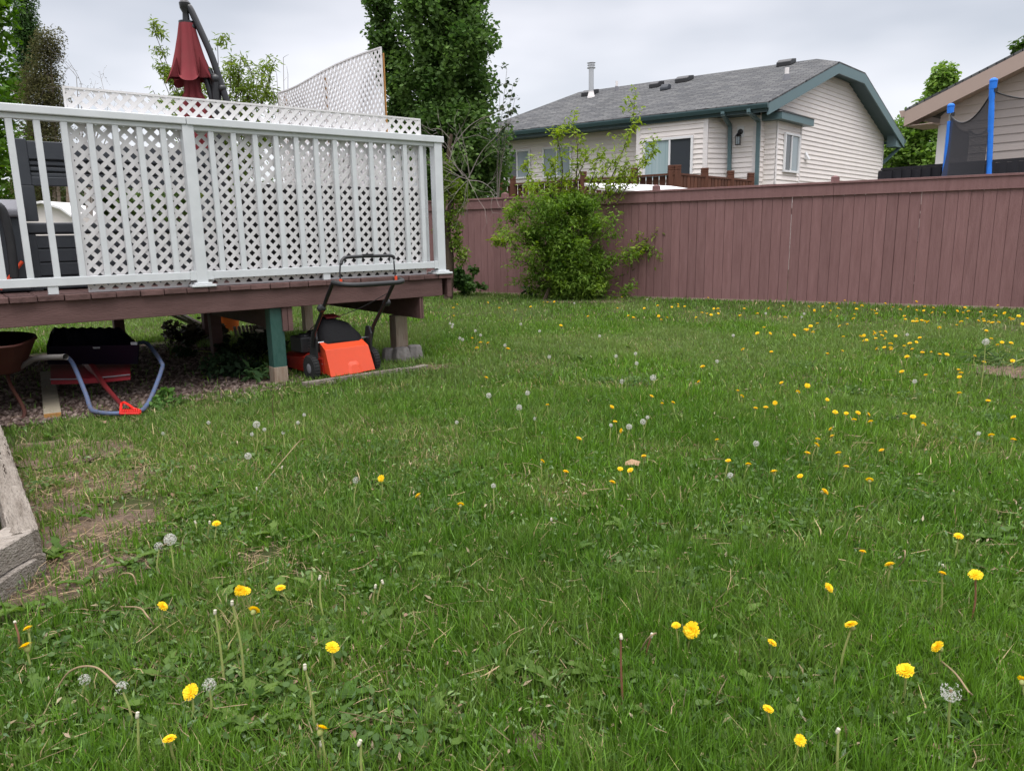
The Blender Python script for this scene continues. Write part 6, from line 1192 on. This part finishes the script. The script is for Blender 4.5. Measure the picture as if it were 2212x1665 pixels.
BU = [(609.8, 1007.4, 0.13, 'spent dandelion stalk right of the tall seed head group'), (554.3, 1053.0, 0.12, 'white-tipped curved spent stalk below the lower round seed head'), (420.9, 1125.1, 0.06, 'tiny white button just left of the upright stalk pair'), (452.8, 1125.6, 0.1, 'white-tipped stalk left of the dandelion above the straw patch'), (501.4, 1298.3, 0.25, 'tallest straight spent stalk at the lower left, white tipped'), (464.6, 1317.9, 0.22, 'slightly bent spent stalk left of the tallest one'), (658.4, 1435.1, 0.2, 'spent stalk with cream button left of the upturned golden dandelion'), (297.3, 1538.7, 0.15, 'short spent stalk with white cap near the bottom left'), (691.7, 1243.3, 0.16, 'leaning spent stalk right of the straw patch'), (692.2, 1601.0, 0.06, 'white button under the spiky bottom dandelion'), (31.9, 1342.4, 0.1, 'brown-stemmed spent stalk at the left edge below the bed'), (1191.1, 1118.7, 0.08, 'white button stalk near the picture centre'), (825.1, 1253.1, 0.11, 'fat-tipped spent stalk leaning right, left of centre'), (811.4, 1263.0, 0.1, 'shorter spent stalk just left of the fat-tipped one'), (1340.7, 1369.4, 0.22, 'tall red-brown spent stalk with frilled cap, lower centre right'), (779.0, 1598.5, 0.14, 'cream-capped stalk at the bottom edge left of centre'), (1408.4, 1367.9, 0.1, 'bent tan spent stalk right of the tall red-brown one'), (1094.5, 1189.9, 0.04, 'lone white button low in the grass at centre'), (1811.7, 1574.0, 0.14, 'leaning pale stalk with white tip at the bottom, right half'), (2036.4, 1219.3, 0.07, 'nodding green-white bud on an arched stalk, right lawn')]

for x, y, s_, l in NY: dandelion(x, y, 'y', s_ * 1.05, random.uniform(.085, .115) if 'tall' not in l or 'tallest' in l else .17, l, None, tilt=.45, red='reddish' in l)
for x, y in MY: dandelion(x, y, 'y', random.uniform(.85, 1.1), random.uniform(.08, .11), 'small yellow dandelion flower in the middle of the lawn, short of the fence half', 'yellow dandelions across the middle lawn')
for x, y in M2: dandelion(x, y, 'y', random.uniform(.9, 1.15), random.uniform(.08, .11), 'yellow dandelion flower scattered between the dense cluster and the right edge', 'yellow dandelions scattered in the right far lawn')
for x, y in CL: dandelion(x, y, 'y', random.uniform(.95, 1.25), random.uniform(.06, .1), 'yellow dandelion in the dense cluster on the right far lawn', 'yellow dandelions in the dense right cluster')
for x, y in FL: dandelion(x, y, 'y', random.uniform(.95, 1.25), random.uniform(.05, .09), 'tiny yellow dandelion in the far lawn before the shrub and the fence middle', 'yellow dandelions in the far left lawn')
for x, y in FR: dandelion(x, y, 'y', random.uniform(1.0, 1.35), random.uniform(.06, .12), 'yellow dandelion in the strip along the right part of the fence', 'yellow dandelions along the right fence foot')
for x, y, s_, st, k, l in PN: dandelion(x, y, k, s_, st, l, None)
for x, y in PF: dandelion(x, y, 'r' if random.random() < .5 else 'p', .7, .12, 'small thin seed head among the taller ones in the middle lawn', 'small seed heads in the middle lawn')
for x, y in PX: dandelion(x, y, 'p', .9, .10, 'small white seed head in the far lawn', 'white seed heads in the far lawn')
for x, y, st, l in BU: dandelion(x, y, 'b', 1.15, st, l, None, red='red' in l or 'brown' in l)


bush('leafy_weed', 'low dull green strap-leaved clump by the bare soil at the right edge', 2172, 792, .3, .14, 90, .10, (.05, .09, .03), (.11, .17, .06), 'lance', .22, 'weed')
p = gnd(1366, 1004, .05); M['drybrown'] = mat('dry_brown_leaf', (.30, .19, .11), .8, .2)
b = MB(); b.add([(-.035, 0, 0), (-.01, -.02, .008), (.03, -.012, 0), (.04, .015, .012), (.0, .03, .02), (-.03, .02, .01)], [[0, 1, 4, 5], [1, 2, 3, 4]]); o = b.build('dead_leaf', M['drybrown'], fix=False); o.location = p; tag(o, 'brown dead leaf lying on the grass right of the lawn centre', 'leaf')
for pts_, l_ in ((((110, 1510), (150, 1450), (205, 1440), (252, 1478)), 'arched dry straw-coloured stalk at the lower left holding a seed head'), (((245, 1262), (262, 1240), (285, 1240), (295, 1262)), 'small pale arched stalk between the bed and the straw patch'), (((205, 1260), (203, 1230), (215, 1210), (238, 1198)), 'curled pale green stalk right of the raised bed corner'), (((258, 1310), (300, 1312), (318, 1330), (332, 1348)), 'brown curved stalk left of the upright stalk pair'), (((597, 945), (592, 905), (588, 880), (591, 852)), 'tall pale yellow grass stalk near the deck post'), (((1935, 1230), (1952, 1210), (1955, 1190), (1950, 1190)), 'pinkish bare curved stalk next to a drooping dandelion at right'), (((1380, 1415), (1395, 1385), (1410, 1370), (1417, 1367)), 'bent tan stalk right of the tall red-brown spent one'), (((560, 1055), (640, 960), (655, 948), (660, 950)), 'long leaning pale stalk among the tall seed heads'), (((2010, 1410), (2060, 1450), (2090, 1490), (2100, 1500)), 'dead grey-brown stalk lying below the big frayed dandelion')):
    hs = [.02, .09, .12, .09] if 'tall pale' not in l_ else [.0, .1, .2, .3]
    P = [gnd(x, y, h) for (x, y), h in zip(pts_, hs)]; b = MB(); b.tube([q - P[0] for q in smo(P, 6)], .0022, 6, False); o = b.build('dry_stalk', M['straw'], smooth=True, fix=False); o.location = P[0]; tag(o, l_, 'stalk')
